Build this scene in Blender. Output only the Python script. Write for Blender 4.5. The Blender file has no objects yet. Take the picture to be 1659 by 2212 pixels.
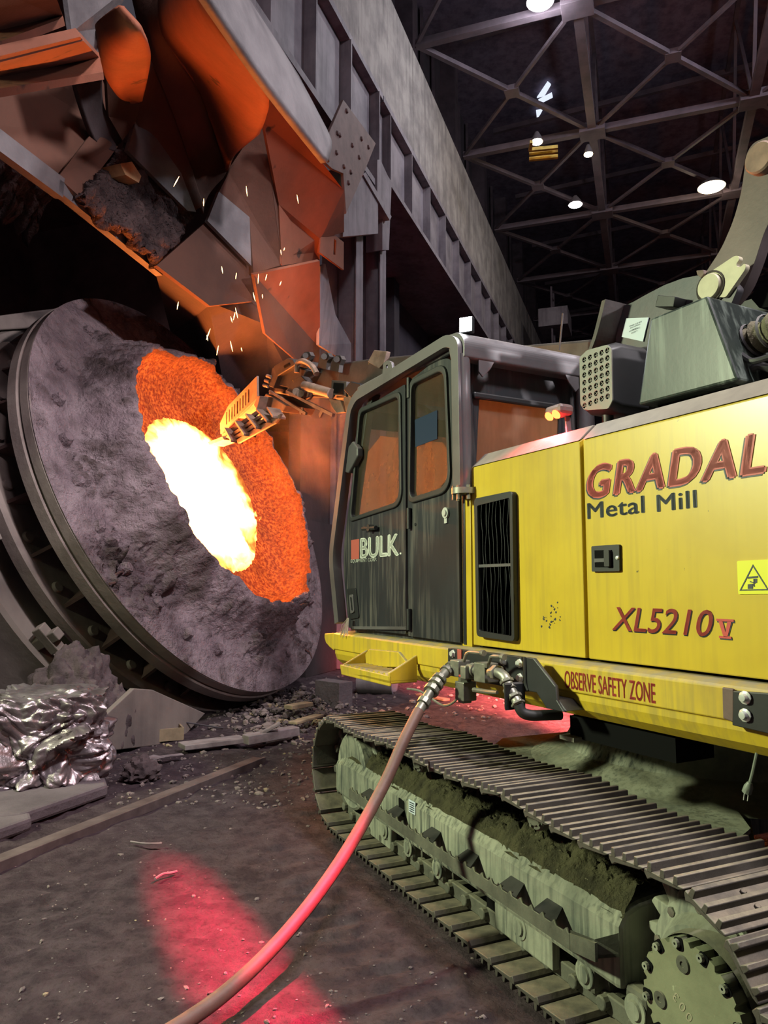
import bpy, bmesh, math, random
from mathutils import Vector, Matrix, noise
random.seed(7)
SC = bpy.context.scene
COL = SC.collection
# ------------------------------------------------------------------ camera
FPX, CX, CY, EYE = 1600.0, 829.5, 1106.0, 1.65
PITCH = math.atan((1268 - 1106) / FPX)
cam = bpy.data.cameras.new('camera'); camo = bpy.data.objects.new('camera', cam); COL.objects.link(camo)
cam.sensor_fit = 'VERTICAL'; cam.sensor_height = 36.0; cam.lens = 36.0 * FPX / 2212
cam.clip_start = 0.05; cam.clip_end = 300
camo.location = (0, 0, EYE); camo.rotation_euler = (math.pi / 2 + PITCH, 0, 0)
SC.camera = camo
SC.view_settings.view_transform = 'Standard'; SC.view_settings.look = 'None'
SC.view_settings.gamma = 1.0; SC.view_settings.use_curve_mapping = False
SC.view_settings.exposure = 0.0
SC.cycles.max_bounces = 6; SC.cycles.diffuse_bounces = 3; SC.cycles.glossy_bounces = 3
SC.cycles.transparent_max_bounces = 8; SC.cycles.volume_bounces = 0
SC.cycles.use_denoising = True
SC.cycles.sample_clamp_indirect = 6.0
# ------------------------------------------------------------------ frames: machine, undercarriage, building
class Frame:
    def __init__(s, az):
        s.X = Vector((math.sin(az), math.cos(az), 0)); s.Y = Vector((-math.cos(az), math.sin(az), 0)); s.Z = Vector((0, 0, 1))
    def P(s, x, y, z): return s.X * x + s.Y * y + s.Z * z
    def loc(s, p): return Vector((p.dot(s.X), p.dot(s.Y), p.z))
    def on(s, u, v, ax, val):                     # where the sight line through photo pixel u, v meets a real plane of the place
        n = (s.X, s.Y, s.Z)['xyz'.index(ax)]; r = sight(u, v); o = Vector((0, 0, EYE))
        return o + r * ((val - o.dot(n)) / r.dot(n))
    def y(s, u, v, val): return s.on(u, v, 'y', val)
    def x(s, u, v, val): return s.on(u, v, 'x', val)
    def z(s, u, v, val): return s.on(u, v, 'z', val)
def sight(u, v):
    a = (u - CX) / FPX; b = -(v - CY) / FPX; c, s = math.cos(PITCH), math.sin(PITCH)
    return Vector((a, c - s * b, s + c * b))
M = Frame(math.radians(-27.9))                     # upper machine: X forward, Y its left side (towards us), Z up
U = Frame(math.radians(-24.5))                     # undercarriage
class BFrame(Frame):
    def __init__(s, az):
        s.X = Vector((math.sin(az), math.cos(az), 0)); s.Y = Vector((math.cos(az), -math.sin(az), 0)); s.Z = Vector((0, 0, 1))
B = BFrame(math.radians(19.5))                     # building: X along the hall, Y across it (away from the left wall)
WALL = -5.6
# ------------------------------------------------------------------ lights
def world():
    w = bpy.data.worlds.new('hall_air'); SC.world = w; w.use_nodes = True
    bg = w.node_tree.nodes['Background']; bg.inputs[0].default_value = (0.72, 0.66, 0.80, 1); bg.inputs[1].default_value = 0.075
world()
def lamp(name, kind, loc, power, color, target=None, size=0.3, angle=90, blend=0.5, size_y=None, spread=180):
    l = bpy.data.lights.new(name, kind); o = bpy.data.objects.new(name, l); COL.objects.link(o)
    o.location = loc; l.energy = power; l.color = color
    if kind == 'AREA':
        l.size = size; l.spread = math.radians(spread)
        if size_y: l.shape = 'RECTANGLE'; l.size_y = size_y
    elif kind == 'SPOT':
        l.shadow_soft_size = size; l.spot_size = math.radians(angle); l.spot_blend = blend
    else: l.shadow_soft_size = size
    if target is not None:
        o.rotation_euler = (Vector(target) - Vector(loc)).to_track_quat('-Z', 'Y').to_euler()
    return o
# high-bay lamps of the hall, over the aisle on the right, and one added low spot
lamp('hall_light', 'SPOT', B.P(0.5, 5.5, 14.5), 11000, (1.0, 0.92, 0.94), B.P(6.4, -4.6, 1.0), .7, 60, .6)
lamp('hall_light', 'SPOT', B.P(1.0, 13.0, 7.5), 15000, (1.0, 0.92, 0.96), B.P(8.0, -6.6, 3.6), .4, 25, 1.0)  # no such lamp: added to brighten the vessel top under the hood
lamp('hall_light', 'AREA', B.P(17.0, 6.0, 16.0), 1100, (0.93, 0.90, 1.0), B.P(19, -5.6, 11), 2.0)
lamp('hall_light', 'AREA', B.P(-2.0, 3.0, 16.2), 900, (1.0, 0.86, 0.92), B.P(4, -3, 0), 2.0)
# flood light on the left of the aisle that lights the machine's side, slightly green
lamp('flood_light', 'AREA', (-5.6, 3.2, 4.4), 400, (0.90, 1.0, 0.64), M.P(2.2, -2.4, 1.0), 0.55, spread=130)
# ------------------------------------------------------------------ mesh helpers
def root_of(o):
    while o.parent is not None: o = o.parent
    return o
class MB:
    """collects shapes in world coordinates and links them as ONE mesh object"""
    def __init__(s): s.v = []; s.f = []; s.sm = []
    def add(s, vs, fs, smooth=False):
        n = len(s.v); s.v += [Vector(v) for v in vs]; s.f += [tuple(i + n for i in f) for f in fs]; s.sm += [smooth] * len(fs); return s
    def box(s, fr, x0, x1, y0, y1, z0, z1):
        c = [fr.P(x, y, z) for x in (x0, x1) for y in (y0, y1) for z in (z0, z1)]
        return s.add(c, [(0, 1, 3, 2), (4, 6, 7, 5), (0, 4, 5, 1), (2, 3, 7, 6), (0, 2, 6, 4), (1, 5, 7, 3)])
    def obox(s, c, ax, ay, az, sx, sy, sz):
        c = Vector(c); ax = ax.normalized() * sx / 2; ay = ay.normalized() * sy / 2; az = az.normalized() * sz / 2
        p = [c + ax * i + ay * j + az * k for i in (-1, 1) for j in (-1, 1) for k in (-1, 1)]
        return s.add(p, [(0, 1, 3, 2), (4, 6, 7, 5), (0, 4, 5, 1), (2, 3, 7, 6), (0, 2, 6, 4), (1, 5, 7, 3)])
    def bar(s, a, b, w, h, up=Vector((0, 0, 1))):
        a = Vector(a); b = Vector(b); d = b - a; side = d.cross(up)
        if side.length < 1e-6: side = d.cross(Vector((1, 0, 0)))
        u2 = side.cross(d)
        return s.obox((a + b) / 2, d, side, u2, d.length, w, h)
    def prism(s, pts, vec):
        pts = [Vector(p) for p in pts]; vec = Vector(vec); n = len(pts)
        vs = pts + [p + vec for p in pts]
        fs = [tuple(range(n)), tuple(range(2 * n - 1, n - 1, -1))] + [(i, i + n, (i + 1) % n + n, (i + 1) % n) for i in range(n)]
        return s.add(vs, fs)
    def tube(s, path, r, n=10, caps=True, smooth=True):
        path = [Vector(p) for p in path]; m = len(path); rs = r if isinstance(r, (list, tuple)) else [r] * m
        t0 = (path[1] - path[0]).normalized(); a = t0.orthogonal().normalized(); vs = []
        for i, p in enumerate(path):
            t = (path[min(i + 1, m - 1)] - path[max(i - 1, 0)]).normalized()
            a = (a - t * a.dot(t)).normalized(); b = t.cross(a)
            vs += [p + (a * math.cos(2 * math.pi * k / n) + b * math.sin(2 * math.pi * k / n)) * rs[i] for k in range(n)]
        fs = [(i * n + k, i * n + (k + 1) % n, (i + 1) * n + (k + 1) % n, (i + 1) * n + k) for i in range(m - 1) for k in range(n)]
        s.add(vs, fs, smooth)
        if caps: s.add([vs[k] for k in range(n)], [tuple(range(n))]); s.add(vs[-n:], [tuple(range(n))])
        return s
    def cyl(s, a, b, r, n=16, r2=None, smooth=True): return s.tube([a, b], [r, r if r2 is None else r2], n, True, smooth)
    def lathe(s, prof, o, ax, n=48, a0=0.0, a1=2 * math.pi, smooth=True, e1=None):
        o = Vector(o); ax = Vector(ax).normalized(); e1 = (e1 or ax.orthogonal()).normalized(); e2 = ax.cross(e1)
        full = abs(a1 - a0 - 2 * math.pi) < 1e-6; k = n if full else n + 1; m = len(prof); vs = []
        for i in range(k):
            t = a0 + (a1 - a0) * i / n; d = e1 * math.cos(t) + e2 * math.sin(t)
            vs += [o + d * r + ax * h for r, h in prof]
        fs = [(i * m + j, ((i + 1) % k) * m + j, ((i + 1) % k) * m + j + 1, i * m + j + 1) for i in range(n) for j in range(m - 1)]
        return s.add(vs, fs, smooth)
    def grid(s, fn, nu, nv, smooth=True):
        vs = [fn(i / nu, j / nv) for i in range(nu + 1) for j in range(nv + 1)]
        fs = [(i * (nv + 1) + j, (i + 1) * (nv + 1) + j, (i + 1) * (nv + 1) + j + 1, i * (nv + 1) + j + 1) for i in range(nu) for j in range(nv)]
        return s.add(vs, fs, smooth)
    def build(s, name, m, parent=None, bevel=0.0, solid=0.0, at=None, auto=None, seg=2, recalc=True):
        base = Vector(at) if at is not None else (root_of(parent).location.copy() if parent else Vector())
        me = bpy.data.meshes.new(name); me.from_pydata([v - base for v in s.v], [], s.f)
        bm = bmesh.new(); bm.from_mesh(me)
        bmesh.ops.remove_doubles(bm, verts=bm.verts, dist=1e-5)
        if recalc: bmesh.ops.recalc_face_normals(bm, faces=bm.faces)
        if auto is None and len(bm.faces) == len(s.sm):
            bm.faces.ensure_lookup_table()
            for f, q in zip(bm.faces, s.sm): f.smooth = q
        elif auto is not None:
            for f in bm.faces: f.smooth = True
        bm.to_mesh(me); bm.free()
        if any(s.sm) or auto is not None:
            for p in me.polygons: p.use_smooth = True
            me.set_sharp_from_angle(angle=math.radians(auto or 35))
        me.materials.append(m)
        o = bpy.data.objects.new(name, me); COL.objects.link(o)
        if parent is not None: o.parent = parent
        else: o.location = base
        if solid:
            md = o.modifiers.new('thickness', 'SOLIDIFY'); md.thickness = solid; md.offset = 0
        if bevel:
            md = o.modifiers.new('edge', 'BEVEL'); md.width = bevel; md.segments = seg; md.limit_method = 'ANGLE'; md.angle_limit = math.radians(40)
        return o
def tag(o, label=None, cat=None, group=None, kind=None):
    for k, v in (('label', label), ('category', cat), ('group', group), ('kind', kind)):
        if v: o[k] = v
    return o
def empty(name, loc, label, cat, group=None):
    o = bpy.data.objects.new(name, None); COL.objects.link(o); o.location = loc; o.empty_display_size = 0.2
    return tag(o, label, cat, group)
def copy_of(o, parent=None):
    c = o.copy(); COL.objects.link(c)
    if parent is not None: c.parent = parent
    for ch in list(o.children): copy_of(ch, c)
    return c
def smooth_path(pts, k=8):
    """Catmull-Rom through the points"""
    pts = [Vector(p) for p in pts]; out = []
    for i in range(len(pts) - 1):
        p0 = pts[max(i - 1, 0)]; p1 = pts[i]; p2 = pts[i + 1]; p3 = pts[min(i + 2, len(pts) - 1)]
        for j in range(k):
            t = j / k
            out.append(0.5 * ((2 * p1) + (p2 - p0) * t + (2 * p0 - 5 * p1 + 4 * p2 - p3) * t * t + (3 * p1 - p0 - 3 * p2 + p3) * t ** 3))
    return out + [pts[-1]]
def rounded(pts, rad, k=6):
    """round the corners of a closed 2D outline; rad is one radius or one per corner"""
    n = len(pts); out = []
    for i in range(n):
        r = rad[i] if isinstance(rad, (list, tuple)) else rad
        p = Vector(pts[i]); a = Vector(pts[i - 1]) - p; b = Vector(pts[(i + 1) % n]) - p
        if r <= 0: out.append(p); continue
        d = min(r, a.length * .49, b.length * .49); s = p + a.normalized() * d; e = p + b.normalized() * d
        for j in range(k + 1):
            t = j / k; out.append(s * (1 - t) ** 2 + p * 2 * t * (1 - t) + e * t * t)
    return out
def sheet(loops, O, ax, ay, thick, name, m, parent=None, bevel=0.0, at=None):
    """flat plate with holes: 2D loops (outer first) in the plane O + a*ax + b*ay, filled, thickness centred on the plane"""
    cu = bpy.data.curves.new('outline', 'CURVE'); cu.dimensions = '2D'; cu.fill_mode = 'BOTH'; cu.extrude = thick / 2
    for lp in loops:
        sp = cu.splines.new('POLY'); sp.points.add(len(lp) - 1); sp.use_cyclic_u = True
        for q, p in zip(sp.points, lp): q.co = (p[0], p[1], 0, 1)
    co = bpy.data.objects.new('outline', cu); COL.objects.link(co)
    me = bpy.data.meshes.new_from_object(co.evaluated_get(bpy.context.evaluated_depsgraph_get()))
    bpy.data.objects.remove(co); bpy.data.curves.remove(cu)
    base = Vector(at) if at is not None else (root_of(parent).location.copy() if parent else Vector())
    az = ax.cross(ay); mt = Matrix((ax, ay, az)).transposed().to_4x4(); mt.translation = Vector(O) - base
    me.transform(mt); me.name = name; me.materials.clear(); me.materials.append(m)
    bm = bmesh.new(); bm.from_mesh(me); bmesh.ops.remove_doubles(bm, verts=bm.verts, dist=1e-5); bmesh.ops.recalc_face_normals(bm, faces=bm.faces); bm.to_mesh(me); bm.free()
    o = bpy.data.objects.new(name, me); COL.objects.link(o)
    if parent is not None: o.parent = parent
    else: o.location = base
    if bevel:
        md = o.modifiers.new('edge', 'BEVEL'); md.width = bevel; md.segments = 2; md.limit_method = 'ANGLE'; md.angle_limit = math.radians(50)
    return o
def lettering(body, p0, p1, top, ax, ay, name, m, parent, shear=0.0, bold=0.0, thick=0.002, space=1.0, shadow=None, nrm=None, xw=None):
    """text filling the box from p0 (left, bottom) to p1 (right) and up to height top, lying on the surface"""
    cu = bpy.data.curves.new('words', 'FONT'); cu.body = body; cu.size = 1; cu.shear = shear; cu.space_character = space; cu.extrude = 0.0; cu.resolution_u = 4
    co = bpy.data.objects.new('words', cu); COL.objects.link(co)
    me = bpy.data.meshes.new_from_object(co.evaluated_get(bpy.context.evaluated_depsgraph_get()))
    bpy.data.objects.remove(co); bpy.data.curves.remove(cu)
    xs = [v.co.x for v in me.vertices]; ys = [v.co.y for v in me.vertices]; x0, x1, y0, y1 = min(xs), max(xs), min(ys), max(ys)
    w = (Vector(p1) - Vector(p0)).dot(ax); base = root_of(parent).location; az = ax.cross(ay)
    if bold:                                              # heavier strokes: the same letters again, a hair to each side
        bm = bmesh.new(); bm.from_mesh(me); g0 = bm.verts[:] + bm.edges[:] + bm.faces[:]
        for dx, dy in ((bold, 0), (-bold, 0), (0, bold * .6), (0, -bold * .6), (bold * .5, 0), (-bold * .5, 0)):
            r = bmesh.ops.duplicate(bm, geom=g0); bmesh.ops.translate(bm, vec=(dx, dy, 0), verts=[e for e in r['geom'] if isinstance(e, bmesh.types.BMVert)])
        bm.to_mesh(me); bm.free(); xs = [v.co.x for v in me.vertices]; ys = [v.co.y for v in me.vertices]; x0, x1, y0, y1 = min(xs), max(xs), min(ys), max(ys)
    for v in me.vertices:
        a = (v.co.x - x0) / (x1 - x0) * w; b = (v.co.y - y0) / (y1 - y0) * top; d = .0008
        v.co = Vector(p0) - base + ax * a + ay * b + az * d
    me.name = name; me.materials.clear(); me.materials.append(m)
    o = bpy.data.objects.new(name, me); COL.objects.link(o); o.parent = parent
    return o
# ------------------------------------------------------------------ materials (procedural)
def lin(h):
    h = h.lstrip('#'); c = [int(h[i:i + 2], 16) / 255 for i in (0, 2, 4)]
    return tuple(x / 12.92 if x <= .04045 else ((x + .055) / 1.055) ** 2.4 for x in c) + (1,)
def nodes(name):
    m = bpy.data.materials.new(name); m.use_nodes = True; nt = m.node_tree; nt.nodes.clear()
    out = nt.nodes.new('ShaderNodeOutputMaterial'); return m, nt, out
def N(nt, t, **kw):
    n = nt.nodes.new(t)
    for k, v in kw.items():
        if k.startswith('i_'): n.inputs[k[2:].replace('_', ' ')].default_value = v
        else: setattr(n, k, v)
    return n
def noise_mask(nt, vec, scale, lo, hi, detail=5, rough=0.6):
    n = N(nt, 'ShaderNodeTexNoise'); n.inputs['Scale'].default_value = scale; n.inputs['Detail'].default_value = detail; n.inputs['Roughness'].default_value = rough
    nt.links.new(vec, n.inputs['Vector'])
    r = N(nt, 'ShaderNodeMapRange'); r.inputs[1].default_value = lo; r.inputs[2].default_value = hi; nt.links.new(n.outputs['Fac'], r.inputs[0])
    return r.outputs[0], n.outputs['Fac']
def mixc(nt, fac, a, b):
    x = N(nt, 'ShaderNodeMix', data_type='RGBA')
    if isinstance(fac, float): x.inputs[0].default_value = fac
    else: nt.links.new(fac, x.inputs[0])
    for s, c in ((6, a), (7, b)):
        if isinstance(c, tuple): x.inputs[s].default_value = c
        else: nt.links.new(c, x.inputs[s])
    return x.outputs[2]
def mathn(nt, op, a, b=None):
    x = N(nt, 'ShaderNodeMath', operation=op)
    for i, c in enumerate((a, b)):
        if c is None: continue
        if isinstance(c, (int, float)): x.inputs[i].default_value = c
        else: nt.links.new(c, x.inputs[i])
    return x.outputs[0]
def surf(name, c1, c2=None, rough=0.6, metal=0.0, vscale=3.0, vlo=.4, vhi=.65, bump=0.2, bscale=30, bdist=0.01, streak=None, samt=0.5, sscale=18, dust=None, damt=0.7, speck=None, spscale=60, splo=.62, coat=0.0, spec=0.5):
    """painted or bare metal: base, blotches, runs down vertical faces, dust settled on top faces, specks"""
    m, nt, out = nodes(name); L = nt.links.new
    co = N(nt, 'ShaderNodeTexCoord').outputs['Object']
    p = N(nt, 'ShaderNodeBsdfPrincipled'); L(p.outputs[0], out.inputs[0])
    p.inputs['Roughness'].default_value = rough; p.inputs['Metallic'].default_value = metal; p.inputs['Coat Weight'].default_value = coat
    p.inputs['Specular IOR Level'].default_value = spec; p.inputs['Coat Roughness'].default_value = 0.25
    col = lin(c1) if isinstance(c1, str) else c1
    if c2:
        f, _ = noise_mask(nt, co, vscale, vlo, vhi); col = mixc(nt, f, col, lin(c2))
    if streak:
        mp = N(nt, 'ShaderNodeMapping'); mp.inputs['Scale'].default_value = (1, 1, 0.06); L(co, mp.inputs[0])
        f, _ = noise_mask(nt, mp.outputs[0], sscale, .46, .64, 4); f2, _ = noise_mask(nt, co, 1.7, .3, .6, 2)
        col = mixc(nt, mathn(nt, 'MULTIPLY', mathn(nt, 'MULTIPLY', f, f2), samt), col, lin(streak))
    if dust:
        g = N(nt, 'ShaderNodeNewGeometry'); sx = N(nt, 'ShaderNodeSeparateXYZ'); L(g.outputs['Normal'], sx.inputs[0])
        r = N(nt, 'ShaderNodeMapRange'); r.inputs[1].default_value = .3; r.inputs[2].default_value = .85; L(sx.outputs[2], r.inputs[0])
        f, _ = noise_mask(nt, co, 9, .25, .6); col = mixc(nt, mathn(nt, 'MULTIPLY', mathn(nt, 'MULTIPLY', r.outputs[0], f), damt), col, lin(dust))
    if speck:
        f, _ = noise_mask(nt, co, spscale, splo, splo + .05, 3); col = mixc(nt, f, col, lin(speck))
    if isinstance(col, tuple): p.inputs['Base Color'].default_value = col
    else: L(col, p.inputs['Base Color'])
    if bump:
        n = N(nt, 'ShaderNodeTexNoise'); n.inputs['Scale'].default_value = bscale; n.inputs['Detail'].default_value = 6; n.inputs['Roughness'].default_value = .65; L(co, n.inputs['Vector'])
        b = N(nt, 'ShaderNodeBump'); b.inputs['Strength'].default_value = bump; b.inputs['Distance'].default_value = bdist; L(n.outputs['Fac'], b.inputs['Height']); L(b.outputs[0], p.inputs['Normal'])
    return m
def glow(name, c, strength):
    m, nt, out = nodes(name); e = N(nt, 'ShaderNodeEmission'); e.inputs[0].default_value = c; e.inputs[1].default_value = strength; nt.links.new(e.outputs[0], out.inputs[0]); return m
MT = {}
MT['girder'] = surf('girder_steel', '#7a7378', '#5c555c', .7, .0, 1.2, bump=.15, bscale=14, streak='#4b444a', samt=.6, sscale=6)
MT['darksteel'] = surf('dark_steel', '#3d373c', '#2b262b', .7, .0, 1.5, bump=.15, bscale=20)
MT['concrete'] = surf('wall_plate', '#8b8580', '#6c6664', .85, .0, 1.6, bump=.2, bscale=22, streak='#55504f', samt=.7, sscale=5)
MT['roofsteel'] = surf('roof_steel', '#4e434a', '#3d343b', .75, .0, 2.0, bump=.1)
MT['roofdeck'] = surf('roof_deck', '#6d6473', '#554d5b', .95, bump=.0, spec=.1)
MT['sheeting'] = surf('wall_sheeting', '#453f47', '#363138', .9, .0, .8, bump=.1, bscale=6, streak='#3a333a', samt=.5, sscale=4)
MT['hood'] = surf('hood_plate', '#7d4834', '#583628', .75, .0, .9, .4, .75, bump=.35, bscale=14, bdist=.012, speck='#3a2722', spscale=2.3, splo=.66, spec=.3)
MT['hoodgray'] = surf('hood_rim_plate', '#5f5b5d', '#474346', .7, .0, 1.6, bump=.4, bscale=12, bdist=.02)
MT['hoodshaded'] = surf('shaded_hood_plate', '#54392f', '#3c2a25', .85, .0, .9, .4, .75, bump=.4, bscale=14, bdist=.015, spec=.2)  # darker copy of the hood plate: shade painted on plates turned from the fire
MT['crust'] = surf('slag_crust', '#5a4a49', '#3a2f30', .95, .0, 3.0, bump=1.0, bscale=9, bdist=.2, spec=.15)
MT['bay'] = surf('sooty_bay_wall', '#6b4b48', '#4a3432', .9, .0, 1.0, bump=.3, bscale=5, bdist=.04)
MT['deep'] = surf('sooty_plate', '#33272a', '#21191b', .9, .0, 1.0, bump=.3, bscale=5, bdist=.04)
# ------------------------------------------------------------------ the hall: wall, crane girder, roof
def structure(o): o['kind'] = 'structure'; return o
mb = MB()
for k in range(-1, 11):                                        # wide wall band above the crane girder, one plate per bay
    b0 = 12.6 + 5.6 * (k - 2); mb.box(B, b0 + .02, b0 + 5.58, WALL - .35, WALL, 13.42, 16.4)
structure(mb.build('wall_left', MT['concrete'], bevel=.01))
structure(MB().box(B, -6, 66, WALL - 1.9, WALL - 1.5, 16.3, 24).build('wall_left_upper', MT['sheeting']))
structure(MB().box(B, 16.2, 66, WALL - 2.4, WALL - 2.0, 0, 11.3).build('wall_left_lower', MT['sheeting']))
structure(MB().box(B, 66, 66.4, -14, 24, 0, 25).build('wall_end', MT['sheeting']))
structure(MB().box(B, -8, 66.4, -14, 24, 22.5, 22.8).build('ceiling', MT['roofdeck']))
mb = MB()                                                     # crane girder beyond the column
mb.box(B, 15.75, 64, WALL - .25, WALL - .2, 11.35, 13.4); mb.box(B, 15.75, 64, WALL - .55, WALL + .12, 11.22, 11.35); mb.box(B, 15.75, 64, WALL - .4, WALL + .02, 13.25, 13.4)
mb.box(B, 15.75, 64, WALL - 2.3, WALL - .3, 11.25, 11.3)
girder = structure(mb.build('crane_girder', MT['girder']))
mb = MB()
mb.box(B, -6, 15.7, WALL - .25, WALL - .2, 10.75, 13.4); mb.box(B, -6, 15.7, WALL - .55, WALL + .15, 10.6, 10.75); mb.box(B, -6, 15.7, WALL - .4, WALL + .02, 13.25, 13.4)
girder2 = structure(mb.build('crane_girder', MT['girder']))
for i in range(27):
    b = 16.25 + 1.76 * i
    MB().box(B, b, b + .04, WALL - .2, WALL + .02, 11.35, 13.25).build('stiffener', MT['girder'], girder)
for i in range(10):
    b = 15.35 - 1.76 * i
    MB().box(B, b, b + .05, WALL - .2, WALL + .05, 10.75, 13.25).build('stiffener', MT['girder'], girder2)
def column(b, w=1.7, z1=10.6, c=WALL):
    mb = MB(); mb.box(B, b, b + .12, c - .8, c, 0, z1); mb.box(B, b + w - .12, b + w, c - .8, c, 0, z1); mb.box(B, b, b + w, c - .45, c - .38, 0, z1)
    mb.box(B, b - .1, b + .3, c, c + .04, 0, z1); mb.box(B, b + w - .3, b + w + .1, c, c + .04, 0, z1)
    return structure(mb.build('column', MT['girder'], bevel=.008))
column(14.05); 
mb = MB()
for i in range(8): mb.box(B, 21 + i * 5.6, 21.5 + i * 5.6, WALL - 2.0, WALL - 1.5, 0, 11.2); 
structure(mb.box(B, 16.2, 64, WALL - 2.0, WALL - 1.8, 8.2, 8.5).box(B, 16.2, 64, WALL - 2.0, WALL - 1.8, 5.0, 5.3).build('wall_left_frame', MT['darksteel']))
mb = MB()
for i in range(9):
    b = 15.5 + i * 5.6; mb.box(B, b, b + .5, WALL - 1.5, WALL - .9, 16.3, 22.5)
    for q in range(3): mb.bar(B.P(b + 1.2 + q * 1.5, WALL - 1.4, 16.4), B.P(b + 1.2 + q * 1.5, WALL - 1.4, 22.4), .22, .12)
structure(mb.build('wall_left_posts', MT['roofsteel']))
# roof steelwork: cross beams, chords, crossed bracing in every bay
BL = [18.2 + 5.6 * k for k in range(-3, 8)]; CLN = [-5.5, -1.2, 3.55, 8.3, 13.05]; ZR = 16.5
for b in BL:
    structure(MB().bar(B.P(b, -5.5, ZR), B.P(b, 14, ZR), .2, .2).build('roof_beam', MT['roofsteel']))
    structure(MB().bar(B.P(b, -5.5, 20.8), B.P(b, 14, 21.8), .16, .2).build('roof_rafter', MT['roofsteel']))
for c in CLN[1:]:
    structure(MB().bar(B.P(BL[0], c, ZR), B.P(BL[-1], c, ZR), .26, .22).build('roof_chord', MT['roofsteel']))
    structure(MB().bar(B.P(BL[0], c, ZR + 4.8), B.P(BL[-1], c, ZR + 4.8), .14, .16).build('roof_purlin', MT['roofsteel']))
for i in range(len(BL) - 1):
    for j in range(len(CLN) - 1):
        b0, b1, c0, c1 = BL[i], BL[i + 1], CLN[j], CLN[j + 1]
        structure(MB().bar(B.P(b0, c0, ZR), B.P(b1, c1, ZR), .13, .13).build('roof_brace', MT['roofsteel']))
        structure(MB().bar(B.P(b0, c1, ZR - .01), B.P(b1, c0, ZR - .01), .09, .1).build('roof_brace', MT['roofsteel']))
        structure(MB().obox(B.P((b0 + b1) / 2, (c0 + c1) / 2, ZR), B.X, B.Y, B.Z, .42, .42, .16).build('gusset_plate', MT['roofsteel']))
        structure(MB().bar(B.P(b0, c1, ZR), B.P((b0 + b1) / 2, c1, 21.2), .1, .1).bar(B.P(b1, c1, ZR), B.P((b0 + b1) / 2, c1, 21.2), .1, .1).build('roof_web', MT['roofsteel']))
    for c in CLN[1:]: structure(MB().obox(B.P(BL[i], c, ZR - .02), B.X, B.Y, B.Z, .62, .8, .3).build('gusset_plate', MT['roofsteel'], bevel=.01))
# lamps and the broken rooflight far up in the hall
MT['lampwhite'] = glow('lamp_white', (1.0, .97, .92, 1), 60)
MT['lampwarm'] = glow('lamp_warm', (1.0, .80, .45, 1), 45)
MT['lamphousing'] = surf('lamp_housing', '#4a4548', rough=.6, bump=0)
def high_lamp(u, v, z, r, m, label, ring=False, pw=250, colr=(1, .95, .9)):
    p = B.z(u, v, z); t = empty('ceiling_lamp', p, label, 'lamp', 'high lamps under the roof')
    if ring: MB().lathe([(r * .55, 0), (r, 0), (r, .05), (r * .55, .05), (r * .55, 0)], p, Vector((0, 0, -1)), 24).build('bulb', m, t)
    else: MB().lathe([(0, .05), (r, .05), (r, 0)], p, Vector((0, 0, -1)), 20).build('bulb', m, t)
    MB().lathe([(r * 1.15, .02), (r * .9, -.12), (r * .35, -.3), (0, -.3)], p, Vector((0, 0, -1)), 20).build('lamp_shade', MT['lamphousing'], t)
    if pw: lamp('lamp_light', 'POINT', p - Vector((0, 0, .25)), pw, colr, size=.2)
    return t
high_lamp(1167, 2, 16.35, .30, MT['lampwhite'], 'dazzling white lamp on the roof beam at the top edge', pw=350, colr=(.9, .93, 1))
high_lamp(1160, 305, 15.6, .16, MT['lampwarm'], 'small warm lamp above the yellow catwalk rail', pw=40, colr=(1, .8, .5))
high_lamp(1271, 332, 15.6, .13, MT['lampwarm'], 'small warm lamp just left of the middle roof chord', pw=30, colr=(1, .85, .55))
high_lamp(1243, 441, 15.6, .22, MT['lampwhite'], 'lamp seen edge-on left of the third gusset plate', True, pw=50)
high_lamp(1537, 403, 16.2, .42, MT['lampwarm'], 'bright ring-shaped lamp hanging near the big curved arm', True, pw=160, colr=(1, .85, .6))
MT['yellowrail'] = surf('yellow_rail', '#b59a3c', '#7d6a2a', .6, bump=0)
t = empty('catwalk', B.z(1170, 330, 15.0), 'yellow-painted catwalk with rails far up beneath the roof', 'catwalk')
for k, (v0, v1) in enumerate(((324, 318), (334, 327), (344, 338))):
    a, c = B.z(1143, v0, 15.0), B.z(1205, v1, 15.0); MB().bar(a, c, .1, .1).build('rail', MT['yellowrail'], t)
a = B.z(1143, 334, 15.0); MB().bar(B.z(1145, 325, 15.0), B.z(1148, 306, 15.0), .09, .09).build('post', MT['yellowrail'], t)
MT['daylight'] = glow('daylight_gap', (.75, .82, 1.0, 1), 1.1)
for i, pts in enumerate(([(1160, 212), (1183, 178), (1190, 184), (1176, 208)], [(1163, 217), (1192, 202), (1194, 211), (1174, 221)], [(1158, 240), (1172, 238), (1168, 246), (1160, 258)])):
    o = MB().prism([B.z(u, v, 22.3) for u, v in pts], Vector((0, 0, .06))).build('window_%d' % (i + 1), MT['daylight']); structure(o)
t = empty('ladder_cage', B.z(1185, 600, 14.5), 'dark ladder and platform hung between the far roof trusses', 'ladder')
for q in range(2):
    MB().bar(B.P(36 + q * .9, -4.0, 11.3), B.P(36 + q * .9, -4.0, 16.4), .09, .09).build('ladder_rail', MT['roofsteel'], t)
for q in range(9): MB().bar(B.P(36, -4.0, 11.6 + q * .55), B.P(36.9, -4.0, 11.6 + q * .55), .06, .06).build('rung', MT['roofsteel'], t)
for z_ in (12.0, 14.3): MB().box(B, 35.6, 37.6, -4.6, -3.2, z_, z_ + .9).build('platform_panel', MT['girder'], t)
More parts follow.
